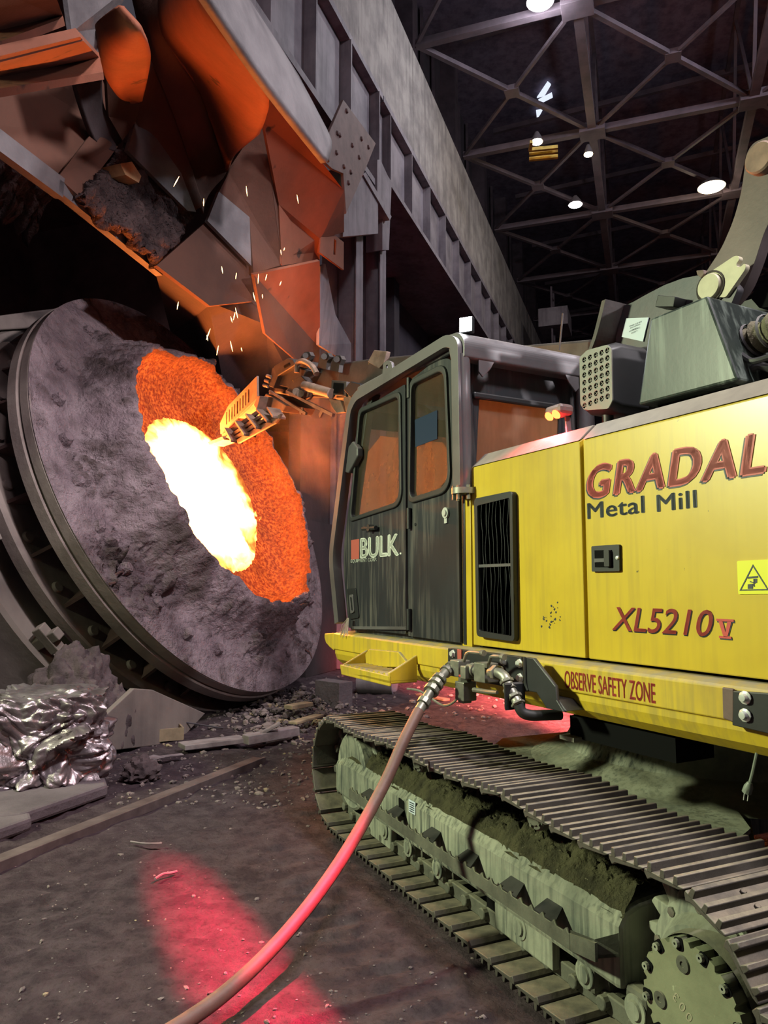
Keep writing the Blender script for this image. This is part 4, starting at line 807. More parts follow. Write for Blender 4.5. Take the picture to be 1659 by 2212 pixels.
# --- telescopic boom and grate tool, swung slightly towards us over the furnace mouth
def yb(u): return -3.5 + (860 - u) * .00125
def T(u, v, dy=0.0): return M.y(u, v, yb(u) + dy)
def slab(pts, dy, w, name, m, par, bevel=.006): return MB().prism([T(u, v, dy) for u, v in pts], M.Y * -w).build(name, m, par, bevel=bevel)
boom = MB(); a0, a1 = T(868, 822, -.25), T(690, 838, -.25); back = M.P(2.6, -3.75, 2.85)
up = Vector((0, 0, 1)); boom.bar(back, a0, .5, .42); boom.bar(a0, a0.lerp(a1, .52), .5, .42); boom = boom.build('boom', MT['burnt'], ex, bevel=.02)
inner = MB().bar(a0.lerp(a1, .35), T(612, 826, -.25), .40, .34).build('boom_section', MT['burnt'], boom, bevel=.02)
slab([(742, 830), (760, 826), (768, 850), (764, 890), (744, 862)], .06, .62, 'boom_collar', MT['burnt'], boom)
slab([(716, 821), (748, 824), (747, 857), (714, 852)], .12, .16, 'square_tube', MT['burnt'], boom)
slab([(720, 826), (742, 828), (741, 853), (718, 849)], .125, .02, 'tube_opening', MT['void'], boom)
slab([(794, 782), (808, 756), (835, 759), (829, 784), (818, 796)], .0, .05, 'signal_plate', MT['tool'], boom)
slab([(742, 842), (757, 824), (778, 830), (781, 843), (756, 858)], .14, .12, 'hydraulic_block', MT['rubber'], boom)
slab([(741, 862), (752, 842), (760, 850), (760, 905), (748, 893)], .10, .05, 'end_plate', MT['steel'], boom)
slab([(709, 859), (735, 865), (744, 890), (726, 893), (716, 878)], .08, .04, 'gusset_plate', MT['tool'], boom)
MB().cyl(T(658, 833, .14), T(716, 850, .14), .055, 14).build('cylinder_rod', MT['tool'], boom)
slab([(619, 843), (628, 822), (650, 812), (660, 822), (655, 845), (662, 852), (655, 862), (625, 855)], .10, .1, 'head_bracket', MT['burnt'], boom)
for i, (u, v) in enumerate(((640, 846), (648, 850))): MB().cyl(T(u, v, .1), T(u, v, .17), .045, 12).build('bracket_pin', MT['tool'], boom)
slab([(650, 852), (658, 843), (668, 846), (664, 858), (655, 862)], .1, .05, 'eye_plate', MT['tool'], boom)
hd = slab([(575, 832), (592, 790), (622, 773), (632, 776), (638, 788), (600, 812), (590, 838)], .10, .5, 'head_plate', MT['burnt'], boom, .01)
slab([(612, 790), (624, 783), (627, 788), (614, 796)], .105, .03, 'head_slot', MT['void'], boom)
for u, v in ((577, 812), (573, 822), (570, 832)): MB().cyl(T(u, v, .1), T(u + 10, v + 3, .1), .022, 10).build('head_pin', MT['tool'], boom)
slab([(590, 830), (640, 842), (662, 800), (618, 786)], .05, .4, 'head_body', MT['burnt'], boom, .01)
for u, v in ((660, 768), (700, 770), (727, 776)):
    mb = MB(); mb.prism([T(u + a, v + b, .05) for a, b in ((-14, 24), (-10, 2), (-2, -8), (8, -8), (12, 0), (6, 12), (4, 28))], M.Y * -.05)
    mb.prism([T(u + a, v + b, -.32) for a, b in ((-14, 24), (-10, 2), (-2, -8), (8, -8), (12, 0), (6, 12), (4, 28))], M.Y * -.05); mb.cyl(T(u, v, .09), T(u, v, -.4), .035, 10); mb.build('pivot_lug', MT['burnt'], boom)
hp_ = smooth_path([T(641, 805, .12), T(643, 786, .12), T(654, 780, .12), T(668, 786, .12), T(678, 796, .12), T(684, 808, .12)], 5)
MB().tube(hp_, .034, 8).build('boom_hose', MT['tool'], boom)
mb = MB(); mb.bar(T(583, 845, .1), T(662, 894, .1), .03, .03); mb.bar(T(620, 846, .1), T(720, 897, .1), .035, .035); mb.bar(T(583, 850, -.35), T(662, 892, -.35), .03, .03)
for u, v in ((655, 882), (697, 888)): mb.bar(T(u, v, .1), T(u - 6, v + 12, .1), .02, .05)
mb.build('guide_rail', MT['tool'], boom)
mb = MB()
mb.prism([T(u, v, .06) for u, v in ((568, 860), (574, 850), (590, 858), (618, 876), (610, 890), (575, 882))], M.Y * -.4); mb.build('tool_mount', MT['tool'], boom, bevel=.008)
# grate tool: two slotted side plates, cross ribs, scraper tip
tool = MB(); 
def quad(p, a, b): return [p(*q) for q in a]
tip, topr, botr = (478, 942), (560, 856), (603, 890)
axp = lambda u, v, dy=0.0: T(u, v, dy)
O_ = axp(478, 938, .15); ex_ = axp(558, 860, .15) - O_; ez_ = axp(492, 905, .15) - O_
def sl2(s, t): return Vector((s, t))
ex1 = ex_.normalized(); ez1 = (ez_ - ex1 * ez_.dot(ex1)).normalized(); Lx = ex_.length; Hz = .30
lp = [[sl2(0, 0), sl2(Lx, 0), sl2(Lx * 1.02, Hz), sl2(Lx * .25, Hz), sl2(.0, Hz * .55)]]
for k in range(9): x = Lx * (.18 + .075 * k); lp.append([sl2(x, Hz * .18), sl2(x + .035, Hz * .18), sl2(x + .065, Hz * .78), sl2(x + .03, Hz * .78)])
gt = sheet(lp, O_, ex1, ez1, .03, 'slotted_plate', MT['tool'], boom, .004)
nn = ex1.cross(ez1)
if nn.dot(Vector((0, 0, EYE)) - O_) < 0: nn = -nn
dn = (T(505, 962, .15) - O_); 
pA, pB, pC, pD = axp(476, 942, .15), axp(562, 886, .15), axp(604, 894, .3), axp(514, 956, .3)
mb = MB(); fr_ = [(478, 940), (556, 887), (592, 883), (604, 895), (596, 908), (514, 957), (480, 948)]
mb.prism([T(u, v, .25) for u, v in [(478, 939), (556, 885), (592, 881), (594, 886), (558, 892), (482, 946)]], M.Y * -.03)
mb.build('tool_rail', MT['tool'], boom, bevel=.004)
MB().prism([T(u, v, .32) for u, v in [(510, 950), (596, 900), (606, 893), (602, 905), (594, 914), (514, 958)]], M.Y * -.03).build('tool_rail', MT['tool'], boom, bevel=.004)
MB().prism([T(u, v, .29) for u, v in [(486, 944), (560, 897), (566, 900), (494, 947)]], M.Y * -.03).build('tool_rail', MT['tool'], boom, bevel=.004)
MB().prism([T(u, v, .31) for u, v in [(498, 947), (576, 900), (582, 903), (504, 951)]], M.Y * -.03).build('tool_rail', MT['tool'], boom, bevel=.004)
for (u0, v0), (u1, v1) in (((497, 927), (512, 955)), ((520, 912), (540, 941)), ((543, 897), (566, 926)), ((566, 886), (590, 912)), ((590, 883), (603, 902))):
    MB().bar(T(u0, v0, .25), T(u1, v1, .31), .025, .16, nn).build('tool_rib', MT['tool'], boom)
MB().prism([T(u, v, .28) for u, v in ((480, 942), (484, 950), (452, 962), (448, 955))], M.Y * -.22).build('scraper_tip', MT['tool'], boom, bevel=.01)
MB().prism([T(u, v, .05) for u, v in ((500, 895), (556, 857), (560, 862), (506, 902))], M.Y * -.4).build('tool_back', MT['tool'], boom, bevel=.004)
slab([(548, 875), (556, 855), (562, 855), (555, 884)], .2, .35, 'tool_flange', MT['tool'], boom)
# --- valve bracket, ball valves, fittings on the deck rail
def V(u, v, y=-2.36): return M.y(u, v, y)
def vs(pts, y, th, name, m, par, bv=.004): return side([[S2(u, v, y) for u, v in pts]], y, th, name, m, par, bv)
vb = vs([(972, 1400), (1040, 1407), (1131, 1419), (1139, 1494), (1090, 1482), (1018, 1468), (972, 1452)], -2.40, .03, 'valve_bracket', MT['blackplain'], ex)
vs([(1139, 1419), (1156, 1422), (1203, 1482), (1206, 1512), (1222, 1538), (1184, 1530), (1162, 1496), (1141, 1492)], -2.34, .02, 'hose_guard', MT['blackplain'], vb)
MB().prism([V(1206, 1512, -2.34), V(1224, 1537, -2.34), V(1186, 1530, -2.34), V(1168, 1504, -2.34)], M.Y * -.14).build('guard_foot', MT['blackplain'], vb, bevel=.004)
MB().tube(smooth_path([V(1134, 1420, -2.33), V(1135, 1445, -2.33), V(1136, 1475, -2.33), V(1140, 1492, -2.33)], 4), .010, 8).build('bracket_rod', MT['rubber'], vb)
vs([(988, 1402), (997, 1403), (997, 1440), (989, 1438)], -2.38, .006, 'red_tape', MT['salmon'], vb)
for u, v in ((979, 1412), (1089, 1428), (1123, 1433), (1124, 1464)):
    p = V(u, v, -2.385); MB().lathe([(0, .02), (.016, .018), (.018, .006), (.024, .004), (.024, 0)], p, M.Y, 6).build('bracket_bolt', MT['chrome'], vb)
def block(u, v, y, sx, sy, sz, name='valve_block', rot=0): return MB().obox(V(u, v, y), M.X, M.Y, M.Z, sx, sy, sz).build(name, MT['steel'], vb, bevel=.006)
block(994, 1443, -2.31, .085, .08, .09); block(1011, 1452, -2.28, .05, .07, .07); block(1050, 1452, -2.31, .10, .09, .10); block(1006, 1492, -2.29, .085, .085, .10); block(1004, 1512, -2.29, .05, .06, .03)
mb = MB(); mb.cyl(V(1012, 1445, -2.3), V(1036, 1450, -2.3), .028, 14); mb.cyl(V(1020, 1446, -2.3), V(1028, 1448, -2.3), .036, 14); mb.build('pipe_nipple', MT['steel'], vb)
mb = MB(); mb.cyl(V(1004, 1460, -2.29), V(1004, 1482, -2.29), .026, 12); mb.cyl(V(1004, 1464, -2.29), V(1004, 1472, -2.29), .035, 6); mb.build('pipe_nipple', MT['steel'], vb)
vs([(992, 1457), (997, 1458), (997, 1463), (992, 1462)], -2.25, .01, 'red_cap', MT['red'], vb)
mb = MB(); mb.tube([V(1002, 1428, -2.29), V(1008, 1412, -2.27), V(1014, 1408, -2.27), V(1043, 1411, -2.27)], .009, 8); mb.cyl(V(1040, 1410, -2.27), V(1046, 1411, -2.27), .016, 10); mb.build('valve_handle', MT['steel'], vb)
mb = MB(); mb.tube([V(1055, 1436, -2.29), V(1060, 1419, -2.27), V(1066, 1417, -2.27), V(1086, 1419, -2.27)], .009, 8); mb.cyl(V(1084, 1419, -2.27), V(1090, 1420, -2.27), .016, 10); mb.cyl(V(1052, 1432, -2.28), V(1052, 1442, -2.28), .018, 10); mb.build('valve_handle', MT['steel'], vb)
mb = MB(); mb.tube([V(1024, 1490, -2.27), V(1052, 1494, -2.24), V(1074, 1496, -2.23)], [.013, .011, .009], 8); mb.build('valve_handle', MT['steel'], vb)
el = smooth_path([V(1060, 1453, -2.28), V(1076, 1453, -2.26), V(1090, 1462, -2.26), V(1097, 1478, -2.26), V(1106, 1495, -2.26), V(1115, 1512, -2.26), V(1121, 1524, -2.26)], 5)
mb = MB(); mb.tube(el, .026, 14); 
for i, r in ((3, .04), (12, .036), (17, .038), (22, .038), (27, .036)): mb.cyl(el[i], el[i + 2] if i + 2 < len(el) else el[-1], r, 6, smooth=False)
mb.build('elbow_fitting', MT['steel'], vb, bevel=.003)
MB().obox(V(1112, 1503, -2.27), (el[25] - el[22]), M.Y, M.Z, .012, .12, .12).build('clamp_plate', MT['blackplain'], vb)
MB().tube(smooth_path([V(1120, 1522, -2.26), V(1128, 1538, -2.27), V(1145, 1545, -2.3), V(1175, 1545, -2.36), V(1210, 1544, -2.45)], 6), .026, 12).build('supply_hose', MT['rubber'], vb)
MB().box(M, 2.2, 2.83, -2.75, -2.52, .93, 1.03).build('hose_carrier', MT['void'], vb); MB().obox(M.P(2.80, -2.55, .93), M.X, M.Y, M.Z, .1, .16, .02).build('carrier_foot', MT['steel'], vb)
# step under the cab door
st_ = MB(); st_.prism([M.y(u, v, -2.40) for u, v in ((777, 1426), (797, 1402), (860, 1408), (876, 1428), (880, 1442), (770, 1440))], M.Y * -.04)
st_.box(M, 4.12, 4.84, -2.42, -2.22, 1.05, 1.075); st_.prism([M.P(4.84, y, z) for y, z in ((-2.42, 1.06), (-2.22, 1.06), (-2.22, 1.10), (-2.42, 1.20))], M.X * -.02); st_.prism([M.P(4.12, y, z) for y, z in ((-2.42, 1.06), (-2.22, 1.06), (-2.22, 1.12), (-2.42, 1.22))], M.X * .02)
st_.box(M, 4.12, 4.84, -2.235, -2.22, 1.035, 1.10); st_ = st_.build('entry_step', MT['yellowdusty'], ex, bevel=.006)
mb = MB()
for k in range(9): mb.prism([M.P(4.18 + .072 * k + a, -2.225, 1.10 + b) for a, b in ((0, 0), (.036, 0), (.026, .012), (.01, .012))], M.Y * -.17)
mb.build('tread_teeth', MT['yellowdusty'], st_)
# rear end bracket on the rail, with tape and bolts
vs([(1588, 1492), (1700, 1500), (1700, 1592), (1587, 1566)], -2.405, .03, 'tie_plate', MT['blackplain'], deck); vs([(1562, 1484), (1586, 1488), (1586, 1560), (1564, 1552)], -2.41, .012, 'brown_tape', MT['brown'], deck)
for u, v in ((1610, 1507), (1610, 1545)): p = V(u, v, -2.385); MB().lathe([(0, .022), (.013, .02), (.016, .008), (.024, .004), (.024, 0)], p, M.Y, 10).build('rail_bolt', MT['chrome'], deck)
# mains cord with plug hanging from the deck
pc = [M.y(u, v, -2.5) for u, v in ((1640, 1585), (1638, 1610), (1632, 1640), (1625, 1672), (1620, 1690))]
cord = MB().tube(smooth_path(pc, 4), .006, 8).build('power_cord', surf('grey_cord', '#6f756c', rough=.5, bump=0), at=pc[-1]); tag(cord, 'grey electric cord with three-pin plug dangling below the yellow deck', 'cord')
a = pc[-1]; b_ = M.y(1613, 1712, -2.5); MB().tube([a, a.lerp(b_, .4), b_], [.009, .016, .017], 10).build('plug', bpy.data.materials['grey_cord'], cord)
for d in (-.008, .008): MB().bar(b_ + M.X * d, b_ + M.X * d - Vector((0, 0, .03)) + M.X * .006, .005, .002).build('plug_pin', MT['chrome'], cord)
# ------------------------------------------------------------------ undercarriage
TY0, TY1 = -1.80, -2.32                                       # near and far edge of the shoes
IX, SX, CZ, RB = 4.85, 1.84, .395, .345
carr = [(4.85, .745), (3.86, .768), (2.75, .768), (1.84, .745)]
def belt():
    pts = []
    n = 40
    for i in range(n + 1): pts.append((SX + (IX - SX) * i / n, .05))
    for i in range(1, 24): a = -math.pi / 2 + math.pi * i / 24; pts.append((IX + RB * math.cos(a), CZ + RB * math.sin(a)))
    for k in range(3):
        (xa, za), (xb, zb) = carr[k], carr[k + 1]
        for i in range(14): t = i / 14; pts.append((xa + (xb - xa) * t, za + (zb - za) * t - .028 * 4 * t * (1 - t)))
    pts.append(carr[3])
    for i in range(1, 24): a = math.pi / 2 + math.pi * i / 24; pts.append((SX + RB * math.cos(a), CZ + RB * math.sin(a)))
    return pts
bp = belt(); seg = [0]
for i in range(1, len(bp) + 1): a, b_ = bp[i - 1], bp[i % len(bp)]; seg.append(seg[-1] + math.hypot(b_[0] - a[0], b_[1] - a[1]))
def along(s):
    s %= seg[-1]
    for i in range(len(bp)):
        if seg[i + 1] >= s:
            a, b_ = bp[i], bp[(i + 1) % len(bp)]; t = (s - seg[i]) / max(seg[i + 1] - seg[i], 1e-9); return a[0] + (b_[0] - a[0]) * t, a[1] + (b_[1] - a[1]) * t
NS = 49; PI_ = seg[-1] / NS
chain = MB()
for k in range(NS):
    x0, z0 = along(k * PI_); x1, z1 = along((k + 1) * PI_); t = Vector((x1 - x0, z1 - z0)).normalized(); nrm = Vector((t.y, -t.x))
    for y in (-2.0, -2.14):
        c = U.P((x0 + x1) / 2 - nrm.x * .045, y, (z0 + z1) / 2 - nrm.y * .045)
        chain.obox(c, U.P(t.x, 0, t.y), U.Y, U.P(nrm.x, 0, nrm.y), PI_ * .98, .035, .07)
    c = U.P(x0 - nrm.x * .05, -2.07, z0 - nrm.y * .05); chain.cyl(c - U.Y * -.115, c + U.Y * -.115, .028, 10)
track = chain.build('track', MT['framedark'], ex, bevel=.006); track['label'] = 'crawler track chain'
# one shoe with three grouser bars; +z is the ground side
w = (TY0 - TY1) / 2; sm = MB(); W_ = PI_ * .97
class _L:  # local axes
    X, Y, Z = Vector((1, 0, 0)), Vector((0, 1, 0)), Vector((0, 0, 1))
    P = staticmethod(lambda x, y, z: Vector((x, y, z)))
sm.prism([Vector((x, -w, z)) for x, z in ((-W_ / 2, -.004), (-W_ / 2 + .014, -.022), (-W_ / 2 + .03, -.012), (W_ / 2 - .02, -.004), (W_ / 2, .004), (W_ / 2 - .004, .010), (-W_ / 2, .008))], Vector((0, 2 * w, 0)))
for gx, gh in ((-.058, .036), (-.004, .032), (.05, .034)):
    sm.prism([Vector((gx + a, -w, b)) for a, b in ((-.012, .0), (.012, .0), (.008, gh), (-.008, gh))], Vector((0, 2 * w, 0)))
for x in (-.03, .025):
    for y in (-.07, .07): sm.cyl(Vector((x, y, .0)), Vector((x, y, .018)), .011, 6)
shoe0 = None
for k in range(NS):
    x0, z0 = along((k + .04) * PI_); x1, z1 = along((k + .96) * PI_); t = Vector((x1 - x0, z1 - z0)).normalized(); nrm = Vector((t.y, -t.x))
    if shoe0 is None: shoe0 = sm.build('track_shoe', MT['track'], None, bevel=.003); o = shoe0
    else: o = shoe0.copy(); COL.objects.link(o)
    o.parent = track
    mt = Matrix((U.P(t.x, 0, t.y), U.Y * -1 if False else U.P(nrm.x, 0, nrm.y).cross(U.P(t.x, 0, t.y)), U.P(nrm.x, 0, nrm.y))).transposed().to_4x4()
    mt.translation = U.P((x0 + x1) / 2, (TY0 + TY1) / 2, (z0 + z1) / 2) - ex.location; o.matrix_local = mt
# beam between the belt runs
fb = MB(); FY = -1.93
prof = [(FY, .21), (FY, .43), (FY - .03, .475), (FY - .10, .50), (FY - .30, .52), (-2.36, .50), (-2.40, .45), (-2.40, .21)]
pa = [U.P(2.2, y, z) for y, z in prof]
fb.prism(pa, U.X * (4.86 - 2.2)); n = len(prof)
e0 = [U.P(4.86, y, z) for y, z in prof]; e1 = [U.P(5.08, -2.0 - (FY - y) * .75 * 0 - (0 if y < -2 else 0) + (y + 2.0) * .9, .24 + (z - .24) * .86) for y, z in prof]
fb.add(e0 + e1, [(i, (i + 1) % n, (i + 1) % n + n, i + n) for i in range(n)] + [tuple(range(2 * n - 1, n - 1, -1))])
frame = fb.build('track_frame', MT['frame'], ex, bevel=.02); frame['label'] = 'dusty track side beam'
side_u = lambda loops, y, th, name, m, par, bv=0: sheet(loops, U.P(0, y, 0), -U.X, U.Z, th, name, m, par, bv)
def S3(u, v, y): p = U.loc(U.y(u, v, y)); return Vector((-p.x, p.z))
side_u([rounded([S3(862, 1722, FY), S3(874, 1732, FY), S3(874, 1766, FY), S3(863, 1757, FY)], .012)], FY + .002, .004, 'lifting_slot', MT['void'], frame)
lp_ = side_u([[S3(884, 1726, FY), S3(898, 1733, FY), S3(898, 1761, FY), S3(884, 1753, FY)]], FY + .002, .004, 'data_plate', MT['paper'], frame)
for k in range(5): side_u([[S3(886, 1731 + k * 4.6, FY), S3(896, 1736 + k * 4.6, FY), S3(896, 1738 + k * 4.6, FY), S3(886, 1733 + k * 4.6, FY)]], FY + .0045, .001, 'plate_print', MT['darkprint'], lp_)
side_u([[Vector((-4.55, .21)), Vector((-4.2, .21)), Vector((-4.2, .08)), Vector((-4.5, .08)), Vector((-4.62, .14))]], FY - .05, .05, 'idler_guard', MT['frame'], frame, .01)
for x0, x1 in ((3.05, 2.62),):
    MB().box(U, x1, x0, FY - .06, FY - .02, .09, .30).build('roller_guard', MT['frame'], frame, bevel=.006)
MB().box(U, 3.05, 3.18, -2.3, FY - .06, .1, .3).build('frame_gap', MT['void'], frame)
# serrated step strip along the beam, on brackets
sy = -1.86; bar_pts = [(-4.62, .30), (-2.36, .30), (-2.26, .35), (-2.2, .40)]
tp_ = [Vector((-4.62, .345))]; x = 4.60
while x > 2.42: tp_ += [Vector((-x, .345)), Vector((-x + .018, .362)), Vector((-x + .032, .345))]; x -= .075
lo = [Vector((-2.38, .29)), Vector((-4.62, .29))]
step = side_u([tp_ + [Vector((-2.38, .35))] + lo], sy, .012, 'step_strip', MT['framedark'], frame)
MB().prism([U.P(2.385, sy, .29), U.P(2.26, sy - .01, .31), U.P(2.20, FY, .33), U.P(2.20, FY, .40), U.P(2.26, sy - .01, .365), U.P(2.385, sy, .35)], U.Z * .012).build('strip_end', MT['framedark'], frame)
MB().prism([U.P(2.385, sy - .006, .29), U.P(2.385, sy - .006, .35), U.P(2.24, sy - .006, .375), U.P(2.24, sy - .006, .31)], U.Y * .012).build('strip_end', MT['framedark'], frame)
for x in (4.45, 4.05, 3.62, 3.25, 2.88, 2.62):
    MB().prism([U.P(x, FY, .30), U.P(x, sy, .30), U.P(x, sy, .33), U.P(x, FY, .375)], U.X * -.012).prism([U.P(x, FY, .375), U.P(x - .1, FY, .375), U.P(x - .14, sy, .345), U.P(x, sy, .345)], U.Z * .006).build('strip_bracket', MT['blackplain'], frame)
# rollers, carrier rollers, idler, sprocket and final drive
def disc(x, y, z, prof, m, name, par, n=28): return MB().lathe(prof, U.P(x, y, z), U.Y, n).build(name, m, par)
for x in (4.28, 3.95, 3.6, 2.42, 2.15) + (2.85,):
    disc(x, -2.0, .145, [(0, .03), (.03, .03), (.035, .02), (.055, .02), (.06, .0), (.075, -.005), (.08, -.05), (.06, -.06), (.06, -.2), (0, -.2)], MT['framedark'], 'track_roller', frame)
    MB().obox(U.P(x, FY - .055, .175), U.X, U.Y, U.Z, .11, .07, .13).build('roller_bracket', MT['framedark'], frame, bevel=.02)
    disc(x, FY - .02, .17, [(0, .012), (.03, .012), (.034, .004), (.05, .004), (.052, 0)], MT['frame'], 'roller_cap', frame)
for x in (3.86, 2.75):
    c = MB().lathe([(0, .012), (.045, .012), (.05, .004), (.062, .004), (.068, -.004), (.068, -.06), (.05, -.07), (.05, -.34), (0, -.34)], U.P(x, -1.97, .672), U.Y, 24); 
    for k in range(5): a = k * 1.257; c.cyl(U.P(x + .05 * math.cos(a), -1.97, .672 + .05 * math.sin(a)), U.P(x + .05 * math.cos(a), -1.955, .672 + .05 * math.sin(a)), .009, 6)
    c.build('carrier_roller', MT['framedark'], frame); MB().box(U, x - .03, x + .03, -2.35, -2.2, .5, .6).build('roller_post', MT['framedark'], frame)
disc(IX - .02, -1.98, .40, [(0, .0), (.20, .02), (.235, .03), (.25, .02), (.25, -.05), (.285, -.06), (.285, -.10), (.25, -.11), (.25, -.18), (0, -.18)], MT['frame'], 'idler_wheel', frame, 40)
sp = MB(); spz = .40; ring_ = []
for k in range(21 * 4):
    a = 2 * math.pi * k / 84; r = (.33, .335, .275, .27)[k % 4]; ring_.append(Vector((-SX + r * math.cos(a), spz + r * math.sin(a))))
sprk = side_u([ring_], -2.07, .06, 'sprocket', MT['frame'], ex, .006)
disc(SX, -2.03, spz, [(.0, .10), (.17, .10), (.20, .06), (.24, .05), (.245, .0)], MT['frame'], 'sprocket_hub', sprk, 36)
for k in range(10): a = 2 * math.pi * k / 10 + .2; p = U.P(SX + .215 * math.cos(a), -1.985, spz + .215 * math.sin(a)); MB().lathe([(0, .02), (.016, .018), (.018, 0)], p, U.Y, 6).build('hub_bolt', MT['steel'], sprk)
# scalloped final-drive cover with bolts, plugs and scratched number
fdx, fdz = 1.79, .37
NT_ = 24; ol = []
for k in range(NT_ * 6):
    a = 2 * math.pi * k / (NT_ * 6); r = .195 if k % 6 < 4 else .182; ol.append(Vector((-fdx + r * math.cos(a), fdz + r * math.sin(a))))
fd = side_u([ol], -1.865, .05, 'final_drive_cover', surf('drive_cover', '#83866c', '#6f725b', .6, .1, 5, bump=.15, bscale=25, speck='#9fa286', spscale=30, splo=.7), ex, .004)
MB().lathe([(.20, 0), (.205, -.02), (.215, -.16), (.0, -.2)], U.P(fdx, -1.885, fdz), U.Y, 40).build('drive_housing', MT['framedark'], fd)
for k in range(12):
    a = 2 * math.pi * (k + .4) / 12; 
    side_u([rounded([Vector((-fdx + (.178 + dr) * math.cos(a + da), fdz + (.178 + dr) * math.sin(a + da))) for dr, da in ((-.016, -.1), (.022, -.1), (.022, .08), (-.016, .08))], .01)], -1.8388, .003, 'bolt_pocket', MT['void'], fd)
    p = U.P(fdx - .183 * math.cos(a + .02), -1.838, fdz + .183 * math.sin(a + .02)); MB().lathe([(.004, .012), (.012, .012), (.013, 0)], p, U.Y, 10).build('cover_bolt', MT['frame'], fd)
for a in (1.75, 3.35, 5.3):
    p = U.P(fdx - .125 * math.cos(a), -1.84, fdz + .125 * math.sin(a)); MB().lathe([(0, .002), (.008, .002), (.009, .006), (.024, .006), (.026, .001)], p, U.Y, 20).build('drain_plug', MT['framedark'], fd)
lettering('21003', U.P(fdx - .06, -1.8395, fdz - .05), U.P(fdx - .06, -1.8395, fdz - .05) + (U.X * -.5 + U.Z * .86 * 0 ).normalized() * .0 + (U.X * .62 + U.Z * .42).normalized() * .14, .030, (U.X * .62 + U.Z * .42).normalized(), (U.X * .42 - U.Z * .62).normalized(), 'scratched_number', MT['keeper'], fd, space=1.3)
# car body and slew ring between the tracks
cb = MB(); cx_, cy_ = 3.35, -3.66
cb.lathe([(1.1, .60), (.98, .64), (.84, .70), (.78, .80), (.76, 1.0), (0, 1.0)], U.P(cx_, cy_, 0), U.Z, 64); cb.box(U, 2.9, 4.2, -4.7, -2.36, .34, .60)
cbo = cb.build('car_body', MT['frame'], ex, auto=30)
mb = MB(); mb.prism([U.P(x, y, .60) for x, y in ((2.15, -2.36), (2.9, -2.36), (3.9, -2.36), (4.4, -2.9), (4.4, -4.3), (2.8, -4.3), (2.74, -3.5), (2.72, -3.25), (2.6, -3.0), (2.35, -2.8))], U.Z * .02); mb.build('body_plate', MT['frame'], cbo)
MB().cyl(U.P(3.35, -3.66, .98), U.P(3.35, -3.66, 1.06), .8, 48).build('slew_ring', MT['void'], cbo)
for a, b_ in ((U.P(2.3, -2.4, .4), U.P(2.95, -3.1, .45)), (U.P(4.6, -2.35, .35), U.P(3.8, -3.0, .45))): MB().bar(a, b_, .5, .3).build('body_leg', MT['frame'], cbo)
# ------------------------------------------------------------------ floor of trodden slag dust
def ground_mat():
    m, nt, out = nodes('slag_dust_floor'); L = nt.links.new; co = N(nt, 'ShaderNodeTexCoord').outputs['Object']
    p = N(nt, 'ShaderNodeBsdfPrincipled'); p.inputs['Roughness'].default_value = .95; p.inputs['Specular IOR Level'].default_value = .15; L(p.outputs[0], out.inputs[0])
    f, _ = noise_mask(nt, co, .9, .35, .65); g, _ = noise_mask(nt, co, 7, .4, .65); h, _ = noise_mask(nt, co, 40, .52, .7, 4)
    c = mixc(nt, f, lin('#594950'), lin('#44383e')); c = mixc(nt, mathn(nt, 'MULTIPLY', g, .9), c, lin('#6a5b60')); c = mixc(nt, mathn(nt, 'MULTIPLY', h, .35), c, lin('#1f191b'))
    v = N(nt, 'ShaderNodeTexVoronoi'); v.inputs['Scale'].default_value = 16; L(co, v.inputs['Vector']); w = N(nt, 'ShaderNodeMath', operation='LESS_THAN'); w.inputs[1].default_value = .05; L(v.outputs['Distance'], w.inputs[0])
    c = mixc(nt, mathn(nt, 'MULTIPLY', w.outputs[0], .55), c, lin('#cfc8c4')); L(c, p.inputs['Base Color'])
    n1 = N(nt, 'ShaderNodeTexNoise'); n1.inputs['Scale'].default_value = 9; n1.inputs['Detail'].default_value = 9; n1.inputs['Roughness'].default_value = .72; L(co, n1.inputs['Vector'])
    b = N(nt, 'ShaderNodeBump'); b.inputs['Strength'].default_value = 1.0; b.inputs['Distance'].default_value = .22; n1.inputs['Scale'].default_value = 6; L(n1.outputs['Fac'], b.inputs['Height']); L(b.outputs[0], p.inputs['Normal']); return m
MT['ground'] = ground_mat()
def steps(a, b_, lo, hi, fine, coarse):
    out = [a]; 
    while out[-1] < b_:
        x = out[-1]; d = max(lo - x, x - hi, 0); out.append(x + fine + (coarse - fine) * min(1, d / 12))
    return out
xs = steps(-42, 44, -3.4, 1.2, .026, 2.0); ys = steps(-6, 66, 1.8, 9.0, .026, 2.0)
